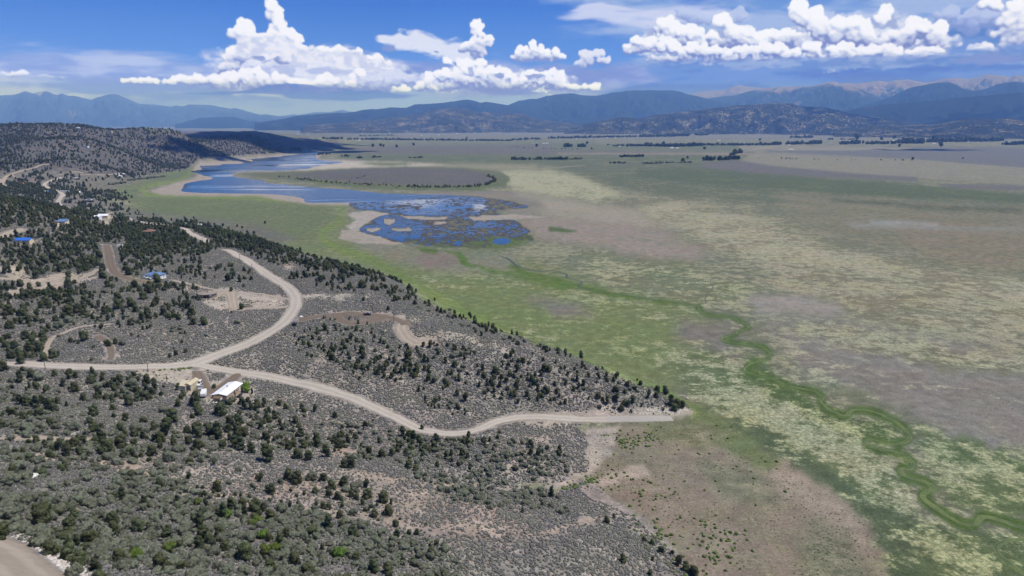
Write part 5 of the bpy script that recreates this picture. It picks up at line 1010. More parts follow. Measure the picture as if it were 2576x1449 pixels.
# ---------------------------------------------------------------- the homestead below the road junction
rz1, L1 = rot_of((571, 1007), (609, 986)); _, W1 = rot_of((571, 1007), (543, 1001))
L1 = min(max(L1, 17), 21); W1 = 8.0
a = hit(571, 1007); c_, s_ = math.cos(rz1), math.sin(rz1); ctr = (a[0]+c_*L1/2-s_*W1/2, a[1]+s_*L1/2+c_*W1/2)
house('tan_house', 'long tan stucco house with a low white metal roof below the road junction', 'house', 0, 0, rz1, L1, W1, 2.9, MT['tan_stucco'], MT['white_metal'], 'gable', .8, .3,
      wins=[('f', -L1*.38, 1.0, .7, 1.1), ('f', -L1*.32, 1.0, .7, 1.1), ('f', -L1*.08, .9, 1.2, 1.2), ('f', L1*.12, 1.0, 1.3, 1.1), ('l', -1.6, 1.1, .7, 1.2), ('l', -.7, 1.1, .7, 1.2), ('l', 2.2, 1.6, .5, .6)], doors=[('f', L1*.30, 1.0, 2.1)], chim=(1, .5), xy=ctr)
house('garden_shed', 'small tan shed with a brown gable roof in front of the white-roofed house', 'shed', 549, 1009, rz1+1.57, 3.4, 2.9, 1.9, MT['tan_stucco'], MT['brown_roof'], 'gable', .7, .15, doors=[('l', 0, .9, 1.7)], wins=[('f', .6, .9, .5, .5)])
house('barn', 'tan metal barn with a ridged roof, the right-hand one of the joined pair', 'barn', 483, 974, 1.5, 8.5, 3.6, 2.7, MT['tan_metal'], MT['tan_metal'], 'gable', .9, .2, doors=[('l', 0, 2.5, 2.1, 'garage_door', MT['grey_blue'])], wins=[('l', 0, 2.5, .45, .4)])
house('barn', 'lower tan metal lean-to barn on the left of the ridged one', 'barn', 465.5, 976, 1.52, 7.6, 4.6, 2.2, MT['tan_metal'], MT['tan_metal'], 'shed', .35, .2, doors=[('l', .9, 1.0, 1.9)], wins=[('l', -1.2, 1.0, .7, .6)])
vehicle('van', 'white camper van parked on the brown drive beside the barns', 'van', 501.5, 968, -1.45, MT['pale_car'], 'suv', 5.4, 2.0, 2.2)
vehicle('pickup_truck', 'silver pickup parked nose to tail in front of the white van', 'pickup', 505, 978, -1.35, MT['silver_paint'], 'pickup', 5.2, 1.9, 1.75)
camper('camper_trailer', 'large white camper trailer left of the white-roofed house', 513, 997, -1.25, 7.0, 2.5, 2.9)
vehicle('pickup_truck', 'dark old pickup among the junk in front of the garden shed', 'pickup', 561, 1013, .5, MT['navy'], 'pickup', 4.9, 1.85, 1.7)
def boat(label, px, py, rz, L, hull, trailer=True):
    p = hit(px, py); o = thing('boat', label, 'boat', (p[0], p[1], float(height(p[0], p[1]))), rz); z0 = .5 if trailer else .05
    st = np.linspace(0, 1, 9); V = []; 
    for t in st:
        w = L*.19*(1-t**3)**.6 if t < 1 else .01; x = (t-.5)*L; V += [(x, -w, z0+.75+.15*t), (x, -w*.7, z0+.2+.1*t*t), (x, 0, z0+.25*t**3), (x, w*.7, z0+.2+.1*t*t), (x, w, z0+.75+.15*t)]
    m = MB(); m.add(V, [(i*5+j, i*5+j+1, i*5+j+6, i*5+j+5) for i in range(8) for j in range(4)]+[(0, 4, 3, 2, 1)]+[(i*5, i*5+5, i*5+9, i*5+4) for i in range(8)]); m.build('hull', hull, o)
    MB().box(-L*.2, -L*.05, -.5, .5, z0+.8, z0+1.0).build('seat', MT['tyre'], o); MB().box(-L*.5-.3, -L*.5, -.15, .15, z0+.3, z0+1.1).build('outboard_motor', MT['black_paint'], o)
    if trailer:
        MB().box(-L*.45, L*.75, -.06, .06, .38, .48).box(-L*.1, -.0, -.9, .9, .36, .46).build('trailer_frame', MT['grey_metal'], o)
        for s in (-1, 1): MB().cyl(-.25, s*.95-.1, .3, .3, .2, 'y').build('wheel', MT['tyre'], o)
    return o
boat('open boat with a dark hull on its trailer along the front of the white-roofed house', 605, 998, rz1, 5.2, MT['hull_dark'])
boat('small white rowboat lying in front of the garden shed', 543, 1016, -.25, 3.4, MT['white_paint'], False)
def yard_tree(kd, nm, lab, cat, px, py, w, hs, mat, seed):
    p = hit(px, py); o = thing(nm, lab, cat, (p[0], p[1], p[2]-.05), seed); o.scale = (w, w, w*hs)
    obj('crown', crown_mesh('crown', kd, seed, mat, 700), o); obj('trunk', trunk_mesh('trunk', kd, seed, BARK), o); PLACED.append((p[0], p[1], w*.5))
yard_tree('lime', 'shade_tree', 'bright lime-green leafy tree at the right end of the white-roofed house', 'tree', 620, 987, 4.8, 1.0, LM['lime'], 71)
yard_tree('spruce', 'blue_spruce', 'small blue spruce right of the lime-green tree', 'spruce', 634, 990, 2.2, 1.0, LM['spruce'], 72)
yard_tree('column', 'cypress', 'narrow dark upright cypress against the front wall of the white-roofed house', 'cypress', 592, 999, 1.3, 1.25, LM['juniper'], 73)
yard_tree('scrub', 'yard_bush', 'grey-green bush at the near corner of the white-roofed house', 'bush', 585, 1010, 3.6, 1.0, LM['scrub'], 74)
# ---------------------------------------------------------------- other houses, near to far
round_house('round_house', 'round house with a wide tan conical roof on a sandy bank', 523, 746, 6.2, 2.3, 1.5, MT['tan_shingle'], MT['tan_shingle'], chim=(1.5, -3.0))
def curved_shed():
    p = hit(498, 746); o = thing('curved_shed', 'curved dark-roofed building hugging the left side of the round house', 'shed', (p[0], p[1], float(height(p[0], p[1]))))
    def arc(r0, r1, z0, z1, nm, mt):
        A = np.linspace(.35, 1.75, 12); m = MB(); V = []
        for t in A: V += [(math.cos(t)*r0*1.2+.5, math.sin(t)*r0-6, z0), (math.cos(t)*r1*1.2+.5, math.sin(t)*r1-6, z0), (math.cos(t)*r1*1.2+.5, math.sin(t)*r1-6, z1), (math.cos(t)*r0*1.2+.5, math.sin(t)*r0-6, z1)]
        n = len(A); m.add(V, [(0, 1, 2, 3), tuple(4*(n-1)+i for i in (3, 2, 1, 0))]+[(4*i+j, 4*i+4+j, 4*i+4+(j+1) % 4, 4*i+(j+1) % 4) for i in range(n-1) for j in range(4)]); return m.build(nm, mt, o)
    arc(5, 8, -1, 2.1, 'wall', MT['dark_wood']); arc(4.6, 8.4, 2.1, 2.35, 'roof', MT['dark_shingle'])
curved_shed()
house('blue_house', 'house with a hipped blue metal roof beside a grassy plot', 'house', 391, 698, -.25, 12.5, 9.0, 2.8, MT['white_paint'], MT['blue_metal'], 'hip', 1.9, .5, wins=[('f', -4, 1, 1, 1), ('f', -1.2, 1, 1, 1), ('f', 4, 1, 1.2, 1.1), ('r', -2, 1, 1, 1), ('r', 2, 1, 1, 1)], doors=[('f', 1.4, 1, 2.1)], chim=(-3, 1))
vehicle('pickup_truck', 'white pickup left of the house with the hipped blue roof', 'pickup', 363, 701, .15, MT['pale_car'], 'pickup', 5.6, 2.0, 1.8)
vehicle('car', 'pale car between the white pickup and the blue-roofed house', 'car', 374, 703, 2.9, MT['silver_paint'], 'car', 4.5, 1.8, 1.45)
camper('camper_trailer', 'white camper alone among dense junipers at the head of a brown track', 302.5, 623, .3, 5.2, 2.4, 2.7, False)
def tank(nm, label, cat, px, py, r, h, mt, dome=True):
    p = hit(px, py); o = thing(nm, label, cat, (p[0], p[1], float(height(p[0], p[1])))); MB().cyl(0, 0, -.2, r, h+.2, k=20).build('shell', mt, o)
    MB().cyl(0, 0, h, r*.98, r*.25, k=20, r2=r*.25).build('lid', mt, o); return o
tank('water_tank', 'little white water tank just below the white camper', 'tank', 302.5, 630, .9, 1.3, MT['white_paint'])
tank('water_tank', 'black round water tank at the corner of the road and the gravel loop', 'tank', 740.5, 819, 1.6, 1.5, MT['black_paint'])
tank('water_tank', 'white water tank left of the two-storey cream house', 'tank', 124, 568, 1.2, 1.6, MT['white_paint'])
tank('water_tank', 'small white tank lying among the junipers left of the white camper trailer', 'tank', 489, 1018, .6, .8, MT['white_paint'])
def boulder(label, px, py, r, seed, mt):
    p = hit(px, py); v, f = ICO[2]; rg = np.random.default_rng(seed); d = 1+.35*(np.sin(v@rg.normal(size=3)*2.5)+np.sin(v@rg.normal(size=3)*4))*.5
    w = v*d[:, None]*np.array([r, r*.75, r*.6]); o = obj('boulder', mesh_np('boulder', w, f, [mt], False), None, label=label, category='boulder'); o.location = (p[0], p[1], p[2]+r*.25); return o
stone = simple_mat('pale_stone', (196, 188, 180), .9, .2, 1.5, var=.2)
BW = simple_mat('white_rock', (218, 214, 208), .9, .2, 1.0)
boulder('white angular boulder beside the upper road where the gravel loop begins', 757, 799, 1.4, 1, BW); boulder('pale boulder in the grass beyond the ridge tip', 1728, 1003, 1.1, 2, stone)
boulder('big white boulder at the left edge above the oak thicket', 84, 1200, 1.5, 3, BW); boulder('white boulder on the stony bank at the bottom left', 168, 1408, .8, 4, BW)
vehicle('pickup_truck', 'black pickup parked on the far side of the brown gravel loop', 'pickup', 924, 793, -.12, MT['black_paint'], 'pickup', 5.2, 1.95, 1.8)
round_house('round_house', 'brown-roofed round house deep in the juniper wood', 378, 588, 6.4, 2.6, 2.0, MT['dark_wood'], MT['umber'])
house('blue_roofed_house', 'low house with a bright blue roof at the left edge', 'house', 62, 610, .05, 12.5, 7, 2.5, MT['cream'], MT['bright_blue'], 'gable', 1.6, .5, wins=[('f', -3, 1, 1, 1), ('f', 3, 1, 1, 1)], doors=[('f', 0, 1, 2)])
house('cream_house', 'two-storey cream house with a grey-blue metal roof in the juniper wood', 'house', 159, 568, -.05, 8.8, 6.5, 4.6, MT['cream'], MT['blue_metal'], 'shed', 1.5, .4, wins=[('f', -2.6, 1, .9, 1), ('f', 2.6, 1, .9, 1), ('f', -2.6, 3.2, .9, .9), ('f', 0, 3.2, .9, .9), ('f', 2.6, 3.2, .9, .9)], doors=[('f', 0, 1, 2)])
house('guest_house', 'small cream house with a dark roof left of the two-storey cream house', 'house', 140, 567, 0, 5.6, 4.5, 2.3, MT['cream'], MT['dark_shingle'], 'gable', 1.2, .4, wins=[('f', 1.4, 1, .8, .8)], doors=[('f', -1, .9, 1.9)])
camper('camper_trailer', 'long white trailer in the trees above the road dip', 500, 568, .0, 9, 2.6, 2.8, False)
house('metal_shed', 'white-roofed shed left of the white-roofed cabin on the flat', 'shed', 244, 550, .08, 8, 6, 2.3, MT['white_paint'], MT['white_metal'], 'shed', .9, .3, doors=[('f', 0, 2.2, 2, 'garage_door', MT['dark_wood'])])
house('cabin', 'tan cabin with a white metal roof where the road reaches the flat', 'house', 262, 548, .1, 11, 7, 2.6, MT['cream'], MT['white_metal'], 'gable', 1.7, .4, wins=[('f', -3, 1, 1, 1), ('f', 3, 1, 1, 1)], doors=[('f', 0, 1, 2)])
house('blue_building', 'bright blue metal building with a pale roof beside the winding road', 'workshop', 113, 486, .03, 12, 8, 3.6, MT['bright_blue'], MT['grey_metal'], 'shed', 1.2, .3, doors=[('f', 2, 3, 2.8, 'garage_door', MT['white_paint'])], wins=[('f', -3, 1.2, 1.2, 1)])
vehicle('pickup_truck', 'white pickup in front of the bright blue building', 'pickup', 118, 488.5, .1, MT['pale_car'], 'pickup', 5.4)
vehicle('car', 'dark car right of the bright blue building', 'car', 126, 487.5, .3, MT['navy'])
house('mobile_home', 'long grey-roofed mobile home between the road bend and the white dome', 'house', 170, 484, -.05, 14, 5.5, 2.8, MT['white_paint'], MT['grey_metal'], 'gable', 1.2, .3, wins=[('f', -4, 1, 1, 1), ('f', 4, 1, 1, 1)], doors=[('f', 0, 1, 2)])
camper('camper_trailer', 'white trailer at the left end of the grey-roofed mobile home', 156, 482.5, .1, 6, 2.4, 2.8)
vehicle('car', 'black car parked below the grey-roofed mobile home', 'car', 166, 488.5, .05, MT['black_paint'])
p = hit(198, 484); o = thing('dome_house', 'white geodesic dome at the edge of the green flat', 'dome', p); v, f = ICO[2]; w = v[:, :]*np.array([4.0, 4.0, 3.2]); w[:, 2] = np.maximum(w[:, 2], -.2); obj('shell', mesh_np('shell', w, f, [MT['white_metal']], False), o); MB().box(-.6, .6, -4.1, -3.5, -.2, 2.0).build('door', MT['grey_metal'], o)
house('farmhouse', 'grey-roofed house with a dark solar array standing alone in the sage', 'house', 225, 507, -.03, 13, 7, 3.0, MT['dark_wood'], MT['grey_metal'], 'shed', 1.8, .4, wins=[('f', -4, 1, 1.4, 1.2), ('f', 0, 1, 1.4, 1.2), ('f', 4, 1, 1.4, 1.2)], solar=True)
house('farmhouse', 'dark-walled house with a pale roof above the curve of the winding road', 'house', 192, 451, -.1, 13, 8, 2.8, MT['dark_wood'], MT['grey_metal'], 'gable', 1.6, .5, wins=[('f', -3, 1, 1, 1)], doors=[('f', 1, 1, 2)])
house('shack', 'little shack with an orange roof among junipers at the far left', 'shed', 55, 464, .1, 9, 5, 2.6, MT['cream'], MT['orange_roof'], 'gable', 1.2, .3, doors=[('f', 0, 1, 2)])
house('farmhouse', 'white house on a bare terrace high on the far left slope', 'house', 216, 371, .0, 16, 9, 4.5, MT['white_paint'], MT['grey_metal'], 'flat', 0, .3, wins=[('f', -4, 1.2, 2, 1.5), ('f', 4, 1.2, 2, 1.5)])
house('farmhouse', 'pale house on the brow of the far left plateau', 'house', 276, 333, .0, 20, 9, 5, MT['cream'], MT['dark_shingle'], 'gable', 2.4, .5, wins=[('f', -4, 1.5, 2, 1.5)])
house('farmhouse', 'tiny white house near the skyline of the far left plateau', 'house', 197, 324, .0, 14, 8, 4, MT['white_paint'], MT['white_metal'], 'gable', 2, .4)
for px, py, lb in ((297, 441, 'leftmost of three small white sheds on the flat beyond the sage'), (303, 445, 'lowest of three small white sheds on the flat beyond the sage'), (310, 440, 'rightmost of three small white sheds on the flat beyond the sage')):
    house('farm_shed', lb, 'shed', px, py, .2, 8, 6, 2.6, MT['white_paint'], MT['white_metal'], 'gable', 1.2, .3, doors=[('f', 0, 2, 2, 'garage_door', MT['dark_wood'])])
# ---------------------------------------------------------------- power poles
for a in ((114, 928, 904, 'power pole at the left end of the main dirt road', True, True), (372.5, 933, 904, 'power pole beside the dirt road left of the junction', True, True), (420, 960, 938, 'power pole in the sage above the tan metal barns', True, False),
          (470, 988, 964, 'power pole in front of the tan metal barns', False, False), (600.5, 856, 824, 'power pole in the sage inside the big road bend', True, True), (635, 688, 664, 'power pole left of the upper road stretch', True, False),
          (819, 803, 781, 'power pole at the start of the gravel loop', True, True), (839, 804, 786, 'plain pole where the gravel loop forks', False, False), (934, 781, 760.5, 'left pole of the tall pair behind the black pickup', True, True), (937.5, 782, 761, 'right pole of the tall pair behind the black pickup', True, False),
          (991, 811, 791, 'power pole below the right end of the gravel loop', True, False), (994, 783, 770, 'short distant pole above the right end of the gravel loop', True, False), (1047.5, 826, 808, 'last pole of the line, at the sandy turnaround', True, False),
          (690, 690, 675, 'power pole right of the upper road near the sandy scar', True, False), (705, 737, 717, 'power pole at the mouth of the round house driveway', True, True), (710, 744, 724, 'plain pole beside the one with a transformer at the driveway mouth', False, False),
          (758, 724, 709, 'power pole behind the outside of the road bend', True, False), (774, 736, 721, 'power pole in the sandy scar right of the road bend', True, False), (604, 657, 639, 'power pole where the upper road crests', True, False), (509.5, 610, 599, 'power pole at the foot of the road dip', True, False)):
    pole(*a[:3], a[3], a[4], a[5])

BUILT = list(PLACED)
LANDMARKS = []   # filled below: (name in words, px, py)
for t in """the white-roofed tan house|582,980
the pair of tan metal barns|478,966
the road junction|495,916
the round tan-roofed house|520,745
the hipped blue roof|390,692
the grassy plot|360,713
the lone white camper|303,620
the black pickup on the gravel loop|920,790
the sandy turnaround pad|1050,862
the brown gravel loop|880,808
the tip of the ridge|1725,1030
the end of the concrete strip|1691,1053
the start of the concrete strip|1528,1055
the lowest bend of the road|1160,1090
the wide bend of the upper road|750,750
the stones at bottom left|130,1400
the bottom left track|60,1345
the bare sandy bank|330,1105
the sandy strip on the lower slope|1000,1310
the mouth of the dry wash|1450,1215
the wide bright bush at the bottom|856,1391
the lone pole left of the junction|373,915
the leftmost pole|115,912
the pole beside the barns|420,948
the pole above the road bend|601,850
the double pole behind the loop|935,770
the gravel loop's first pole|818,795
the old track loop|270,870
the tan track on the left slope|385,1215
the sandy flat|1480,1130
the pale clearing at left|60,725
the sandy scar|900,742
the driveway of the round house|590,765
the green verge|440,928
the tall pine below the road|421,1150
the two dark pines|173,1085
the biggest pine|673,1149
the lone juniper in grey sage|547,1225
the oval juniper in the sage loop|213,848
the lower right dirt track|1380,1345
the far end of the gravel loop|1010,812
the road's left end|10,915
the bottom edge at its middle|1288,1440
the bottom edge right of centre|1560,1430
the bottom edge left of centre|700,1440
the last trees on the slope|1760,1440""".split('\n'):
    a, b = t.split('|'); x, y = b.split(','); LANDMARKS.append((a, float(x), float(y)))
ORD = ['nearest', 'second', 'third', 'fourth', 'fifth', 'sixth', 'seventh', 'eighth', 'ninth', 'tenth']
def dirword(dx, dy):
    a = math.degrees(math.atan2(-dy*1.6, dx)) % 360
    return ['right of', 'above and right of', 'above', 'above and left of', 'left of', 'below and left of', 'below', 'below and right of'][int((a+22.5)//45) % 8]
USED = {}
def place_label(px, py, what, big):
    best = sorted(LANDMARKS, key=lambda l: math.hypot(l[1]-px, (l[2]-py)*1.6))
    for l in best[:8]:
        if math.hypot(l[1]-px, (l[2]-py)*1.6) < 6: continue
        k = (what, dirword(px-l[1], py-l[2]), l[0])
        USED.setdefault(k, 0)
        if USED[k] < 10:
            USED[k] += 1; return "%s %s %s" % (ORD[USED[k]-1]+' '+what, k[1], k[2]), k
    return what, None
TONE = {'juniper': 'dark juniper', 'pinyon': 'tall pine', 'scrub': 'grey-green bush', 'bright': 'bright green bush', 'column': 'slender cottonwood'}
CAT = {'cotton': 'cottonwood', 'juniper': 'juniper', 'pinyon': 'pine tree', 'scrub': 'bush', 'bright': 'bush', 'column': 'cottonwood'}
NAME = {'cotton': 'cottonwood_tree', 'juniper': 'juniper', 'pinyon': 'pine_tree', 'scrub': 'oak_bush', 'bright': 'green_bush', 'column': 'cottonwood_tree'}
GROUP = {'juniper': 'junipers on the hillside', 'pinyon': 'pinyon pines on the hillside', 'scrub': 'oak bushes on the hillside', 'bright': 'bright green bushes on the hillside', 'column': 'young cottonwoods at the foot of the ridge'}
T.sort(key=lambda t: -t[2])
SINGLE, REST = T[:300], T[300:]
# the clearest ones first in each run of neighbours, so that "nearest" is the nearest
items = []
for (px, py, w, kd) in SINGLE:
    if kd == 'scrub' and w > 30: w *= .92
    p, m = size_m(px, py, w); items.append([px, py, p, m, kd, w])
def near(it): return min(math.hypot(l[1]-it[0], (l[2]-it[1])*1.6) for l in LANDMARKS)
items.sort(key=near)
for i, (px, py, p, m, kd, w) in enumerate(items):
    sz = 'big ' if w > 30 else ('small ' if w < 14 else '')
    lb, _ = place_label(px, py, sz+TONE[kd], w)
    hs = {'juniper': 1.0, 'pinyon': .92, 'scrub': .95, 'bright': .95, 'column': 1.0}[kd]
    plant(kd, NAME[kd], lb, CAT[kd], p[0], p[1], m*.98, i+11, GROUP[kd], hs)

# ---------------------------------------------------------------- scatter (as points that carry copies of a shape)
def scatter(name, label, pts3, size, geo, mat, seed=0, smooth=True, props=(1, 1, .75), jitter=.25, normal=False):
    """one object: copies of a small lump of brush or stone, or of given crown meshes"""
    n = len(pts3); me = bpy.data.meshes.new(name); me.vertices.add(n); me.vertices.foreach_set('co', np.ascontiguousarray(pts3, dtype=np.float32).ravel())
    a = me.attributes.new('size', 'FLOAT', 'POINT'); a.data.foreach_set('value', np.ascontiguousarray(size, dtype=np.float32))
    if mat: me.materials.append(mat)
    o = obj(name, me, None, kind='stuff'); o['label'] = label
    g = bpy.data.node_groups.new(name, 'GeometryNodeTree'); g.interface.new_socket('Geometry', in_out='INPUT', socket_type='NodeSocketGeometry'); g.interface.new_socket('Geometry', in_out='OUTPUT', socket_type='NodeSocketGeometry')
    N = g.nodes; L = g.links.new; gi = N.new('NodeGroupInput'); go = N.new('NodeGroupOutput')
    if isinstance(geo, int):
        s = N.new('GeometryNodeMeshIcoSphere'); s.inputs['Radius'].default_value = .5; s.inputs['Subdivisions'].default_value = geo
        sp = N.new('GeometryNodeSetPosition'); nz = N.new('ShaderNodeTexNoise'); nz.inputs['Scale'].default_value = 3.6; nz.inputs['Detail'].default_value = 2
        v1 = N.new('ShaderNodeVectorMath'); v1.operation = 'SUBTRACT'; v1.inputs[1].default_value = (.5, .5, .5); L(nz.outputs['Color'], v1.inputs[0])
        v2 = N.new('ShaderNodeVectorMath'); v2.operation = 'MULTIPLY'; v2.inputs[1].default_value = (jitter*4, jitter*4, jitter*4); L(v1.outputs[0], v2.inputs[0]); L(v2.outputs[0], sp.inputs['Offset']); L(s.outputs[0], sp.inputs['Geometry'])
        sm = N.new('GeometryNodeSetMaterial'); sm.inputs['Material'].default_value = mat; L(sp.outputs[0], sm.inputs[0])
        ss_ = N.new('GeometryNodeSetShadeSmooth'); ss_.inputs['Shade Smooth'].default_value = smooth; L(sm.outputs[0], ss_.inputs[0]); src = ss_.outputs[0]; pick = False
    else:
        j = N.new('GeometryNodeGeometryToInstance')
        for ob in geo:
            oi = N.new('GeometryNodeObjectInfo'); oi.inputs['Object'].default_value = ob; oi.transform_space = 'ORIGINAL'; oi.inputs['As Instance'].default_value = True
        jn = N.new('GeometryNodeJoinGeometry')
        for ob in geo:
            oi = N.new('GeometryNodeObjectInfo'); oi.inputs['Object'].default_value = ob; oi.transform_space = 'ORIGINAL'; oi.inputs['As Instance'].default_value = True; L(oi.outputs['Geometry'], jn.inputs[0])
        N.remove(j); src = jn.outputs[0]; pick = True
    ip = N.new('GeometryNodeInstanceOnPoints'); L(gi.outputs[0], ip.inputs['Points']); L(src, ip.inputs['Instance'])
    if pick:
        ip.inputs['Pick Instance'].default_value = True; ri = N.new('FunctionNodeRandomValue'); ri.data_type = 'INT'; ri.inputs[4].default_value = 0; ri.inputs[5].default_value = len(geo)-1; L(ri.outputs[2], ip.inputs['Instance Index'])
    rr = N.new('FunctionNodeRandomValue'); rr.data_type = 'FLOAT_VECTOR'; t = .25 if normal else .12; rr.inputs[0].default_value = (-t, -t, 0); rr.inputs[1].default_value = (t, t, 6.283); rr.inputs['Seed'].default_value = seed+3; L(rr.outputs[0], ip.inputs['Rotation'])
    na = N.new('GeometryNodeInputNamedAttribute'); na.data_type = 'FLOAT'; na.inputs['Name'].default_value = 'size'
    rs = N.new('FunctionNodeRandomValue'); rs.data_type = 'FLOAT_VECTOR'; rs.inputs['Seed'].default_value = seed+5; rs.inputs[0].default_value = tuple(p*.78 for p in props); rs.inputs[1].default_value = tuple(p*1.22 for p in props)
    sc_ = N.new('ShaderNodeVectorMath'); sc_.operation = 'SCALE'; L(rs.outputs[0], sc_.inputs[0]); L(na.outputs[0], sc_.inputs['Scale']); L(sc_.outputs[0], ip.inputs['Scale'])
    L(ip.outputs[0], go.inputs[0]); md = o.modifiers.new('scatter', 'NODES'); md.node_group = g; return o
def road_clear(x, y, extra=0.0):
    ok = np.ones(len(x), bool)
    for a, c, r in BUILT: ok &= (x-a)**2+(y-c)**2 > (r+.6+extra*.6)**2
    for p, w in ROADS['all']:
        q = smooth_line(p, 6.0)
        lo = q.min(0)-w-extra; hi = q.max(0)+w+extra; idx = np.where((x > lo[0]) & (x < hi[0]) & (y > lo[1]) & (y < hi[1]))[0]
        for i in range(0, len(idx), 20000):
            k = idx[i:i+20000]; a = q[:-1]; d = q[1:]-a; rel = np.stack([x[k], y[k]], 1)[:, None]-a
            t = np.clip((rel*d).sum(2)/np.maximum((d*d).sum(1), 1e-9), 0, 1); ds = np.hypot(*np.moveaxis(rel-t[..., None]*d, 2, 0)).min(1); ok[k[ds < w/2+extra]] = False
    return ok
def field_pts(n, r0, r1, a0, a1, chan, seed, mul=1.0, zmin=.3):
    rng = np.random.default_rng(seed); r = np.sqrt(rng.uniform(r0*r0, r1*r1, n)); a = rng.uniform(a0, a1, n); x = r*np.sin(a); y = r*np.cos(a); z = height(x, y)
    px, py = project(x, y, z); m = sample_map(px, py); d = m[:, chan]*mul
    c = fbm(x/14, y/14, 3, seed)-.5; keep = (rng.uniform(0, 1, n) < d+np.where(d > .03, c*1.1, 0)) & (z > zmin) & (py < 1560) & (px > -120) & (px < 2700)
    return x[keep], y[keep], z[keep]
sage = bpy.data.materials.new('sagebrush_grey'); sage.use_nodes = True; nt = sage.node_tree; b = NB(nt); nt.nodes.remove(nt.nodes['Principled BSDF'])
gp = b.n.new('ShaderNodeNewGeometry'); oi = b.n.new('ShaderNodeObjectInfo')
k = b.mix(b.ss(b.noise(gp.outputs['Position'], .05, 4, .65), .4, .62), tuple(.8*v for v in lin(142, 142, 140)), tuple(.8*v for v in lin(146, 148, 138)))
k = b.mix(b.ss(b.noise(gp.outputs['Position'], 3.0, 3, .7), .40, .58), tuple(.8*v for v in lin(96, 92, 86)), k)
k = b.v('SCALE', k, b.m('MULTIPLY_ADD', oi.outputs['Random'], .55, .80))
d = b.n.new('ShaderNodeBsdfDiffuse'); b.L(k, d.inputs[0]); bp = b.n.new('ShaderNodeBump'); bp.inputs['Strength'].default_value = 1.0; bp.inputs['Distance'].default_value = .25
b.L(b.noise(gp.outputs['Position'], 5.0, 3, .7), bp.inputs['Height']); b.L(bp.outputs[0], d.inputs['Normal']); b.L(d.outputs[0], b.n['Material Output'].inputs[0])
x, y, z = field_pts(SAGE_N, 95, 900, -.74, .30, 7, 5)
ok = road_clear(x, y, .6); x, y, z = x[ok], y[ok], z[ok]
rr = np.hypot(x, y); s = np.random.default_rng(3).uniform(.5, 1.25, len(x))
scatter('sagebrush', 'grey sagebrush covering the hillside', np.stack([x, y, z+.18*s], 1), s, 2, sage, 1, True, (1, 1, .72), .22)
# stones: rubble bank bottom left, white rocks by the roads, scree on the ridge slope
rng = np.random.default_rng(8)
sp = []
def rocks(line, n, spread, s0, s1):
    q = P2(line)
    for i in range(n):
        t = rng.uniform(0, len(q)-1); j = int(t); f = t-j; px = q[j][0]*(1-f)+q[min(j+1, len(q)-1)][0]*f+rng.normal()*spread*1.6; py = q[j][1]*(1-f)+q[min(j+1, len(q)-1)][1]*f+rng.normal()*spread
        p = hit(px, py); sp.append((p[0], p[1], rng.uniform(s0, s1)))
rocks("60 1370 100 1395 140 1415 170 1435 200 1450", 900, 14, .25, .9); rocks("0 1440 30 1446", 120, 9, .2, .7); rocks("30 1345 60 1355 90 1365", 120, 8, .3, .9)
rocks("300 1425 350 1435 380 1445", 120, 8, .2, .5)
rocks("566 943 590 951 615 945", 90, 2.5, .4, 1.3); rocks("610 940 640 948 660 952 700 956", 160, 3, .4, 1.4); rocks("520 955 560 958 590 948", 30, 3, .3, .9)
rocks("766 748 790 744 815 742", 40, 2, .5, 1.5); rocks("726 768 722 780 716 795 705 806 700 818 680 826", 40, 1.2, .5, 1.2); rocks("740 670 755 678", 14, 2, .5, 1.4); rocks("870 815 900 814 890 806", 16, 2, .5, 1.3)
rocks("1560 1030 1640 1035 1700 1035 1720 1038", 240, 4, .4, 1.3); rocks("1650 1015 1700 1022 1730 1034", 120, 4, .4, 1.1); rocks("1450 1042 1480 1045 1510 1048", 90, 3, .4, 1.2)
rocks("820 835 900 860 980 880", 260, 14, .3, .8); rocks("1200 920 1350 960 1500 990", 320, 18, .3, .7); rocks("1040 1080 1200 1098 1300 1085", 90, 3, .4, 1.2); rocks("560 1105 640 1115 700 1120", 90, 10, .3, .8)
rocks("520 1000 600 1003 640 985", 60, 6, .3, .7); rocks("200 1010 300 1060 450 1090", 90, 20, .2, .6); rocks("500 750 540 765 560 775", 60, 6, .3, .8); rocks("1640 991 1750 1002 1770 998", 10, 2, .6, 1.6)
sp = np.array(sp); ok = road_clear(sp[:, 0], sp[:, 1], .1); sp = sp[ok]
scatter('rubble', 'pale broken stones on banks and verges', np.stack([sp[:, 0], sp[:, 1], height(sp[:, 0], sp[:, 1])+.05*sp[:, 2]], 1), sp[:, 2], 1, stone, 2, False, (1, .75, .5), .2, True)
# fresh green shrubs on the dry fan and along verges
x, y, z = [], [], []
for line, n, sprd in (("1530 1090 1600 1110 1650 1100", 70, 16), ("1500 1190 1600 1230 1700 1260", 60, 22), ("1640 1300 1660 1340 1660 1355", 16, 4), ("1740 1320 1800 1340 1850 1370", 45, 18), ("1780 1380 1820 1400 1850 1420", 34, 16), ("1420 1228 1450 1222 1500 1205", 60, 4),
                      ("1560 1047 1620 1046 1680 1046", 80, 1.5), ("1600 1300 1800 1449", 70, 40), ("1700 1100 1900 1200", 40, 40), ("400 929 440 928 490 926", 70, 1.8), ("150 916 170 917 195 917", 14, 1), ("1560 1110 1600 1120", 40, 8)):
    q = P2(line)
    for i in range(n):
        t = rng.uniform(0, len(q)-1); j = int(t); f = t-j; k2 = min(j+1, len(q)-1); p = hit(q[j][0]*(1-f)+q[k2][0]*f+rng.normal()*sprd*1.6, q[j][1]*(1-f)+q[k2][1]*f+rng.normal()*sprd); x.append(p[0]); y.append(p[1]); z.append(p[2])
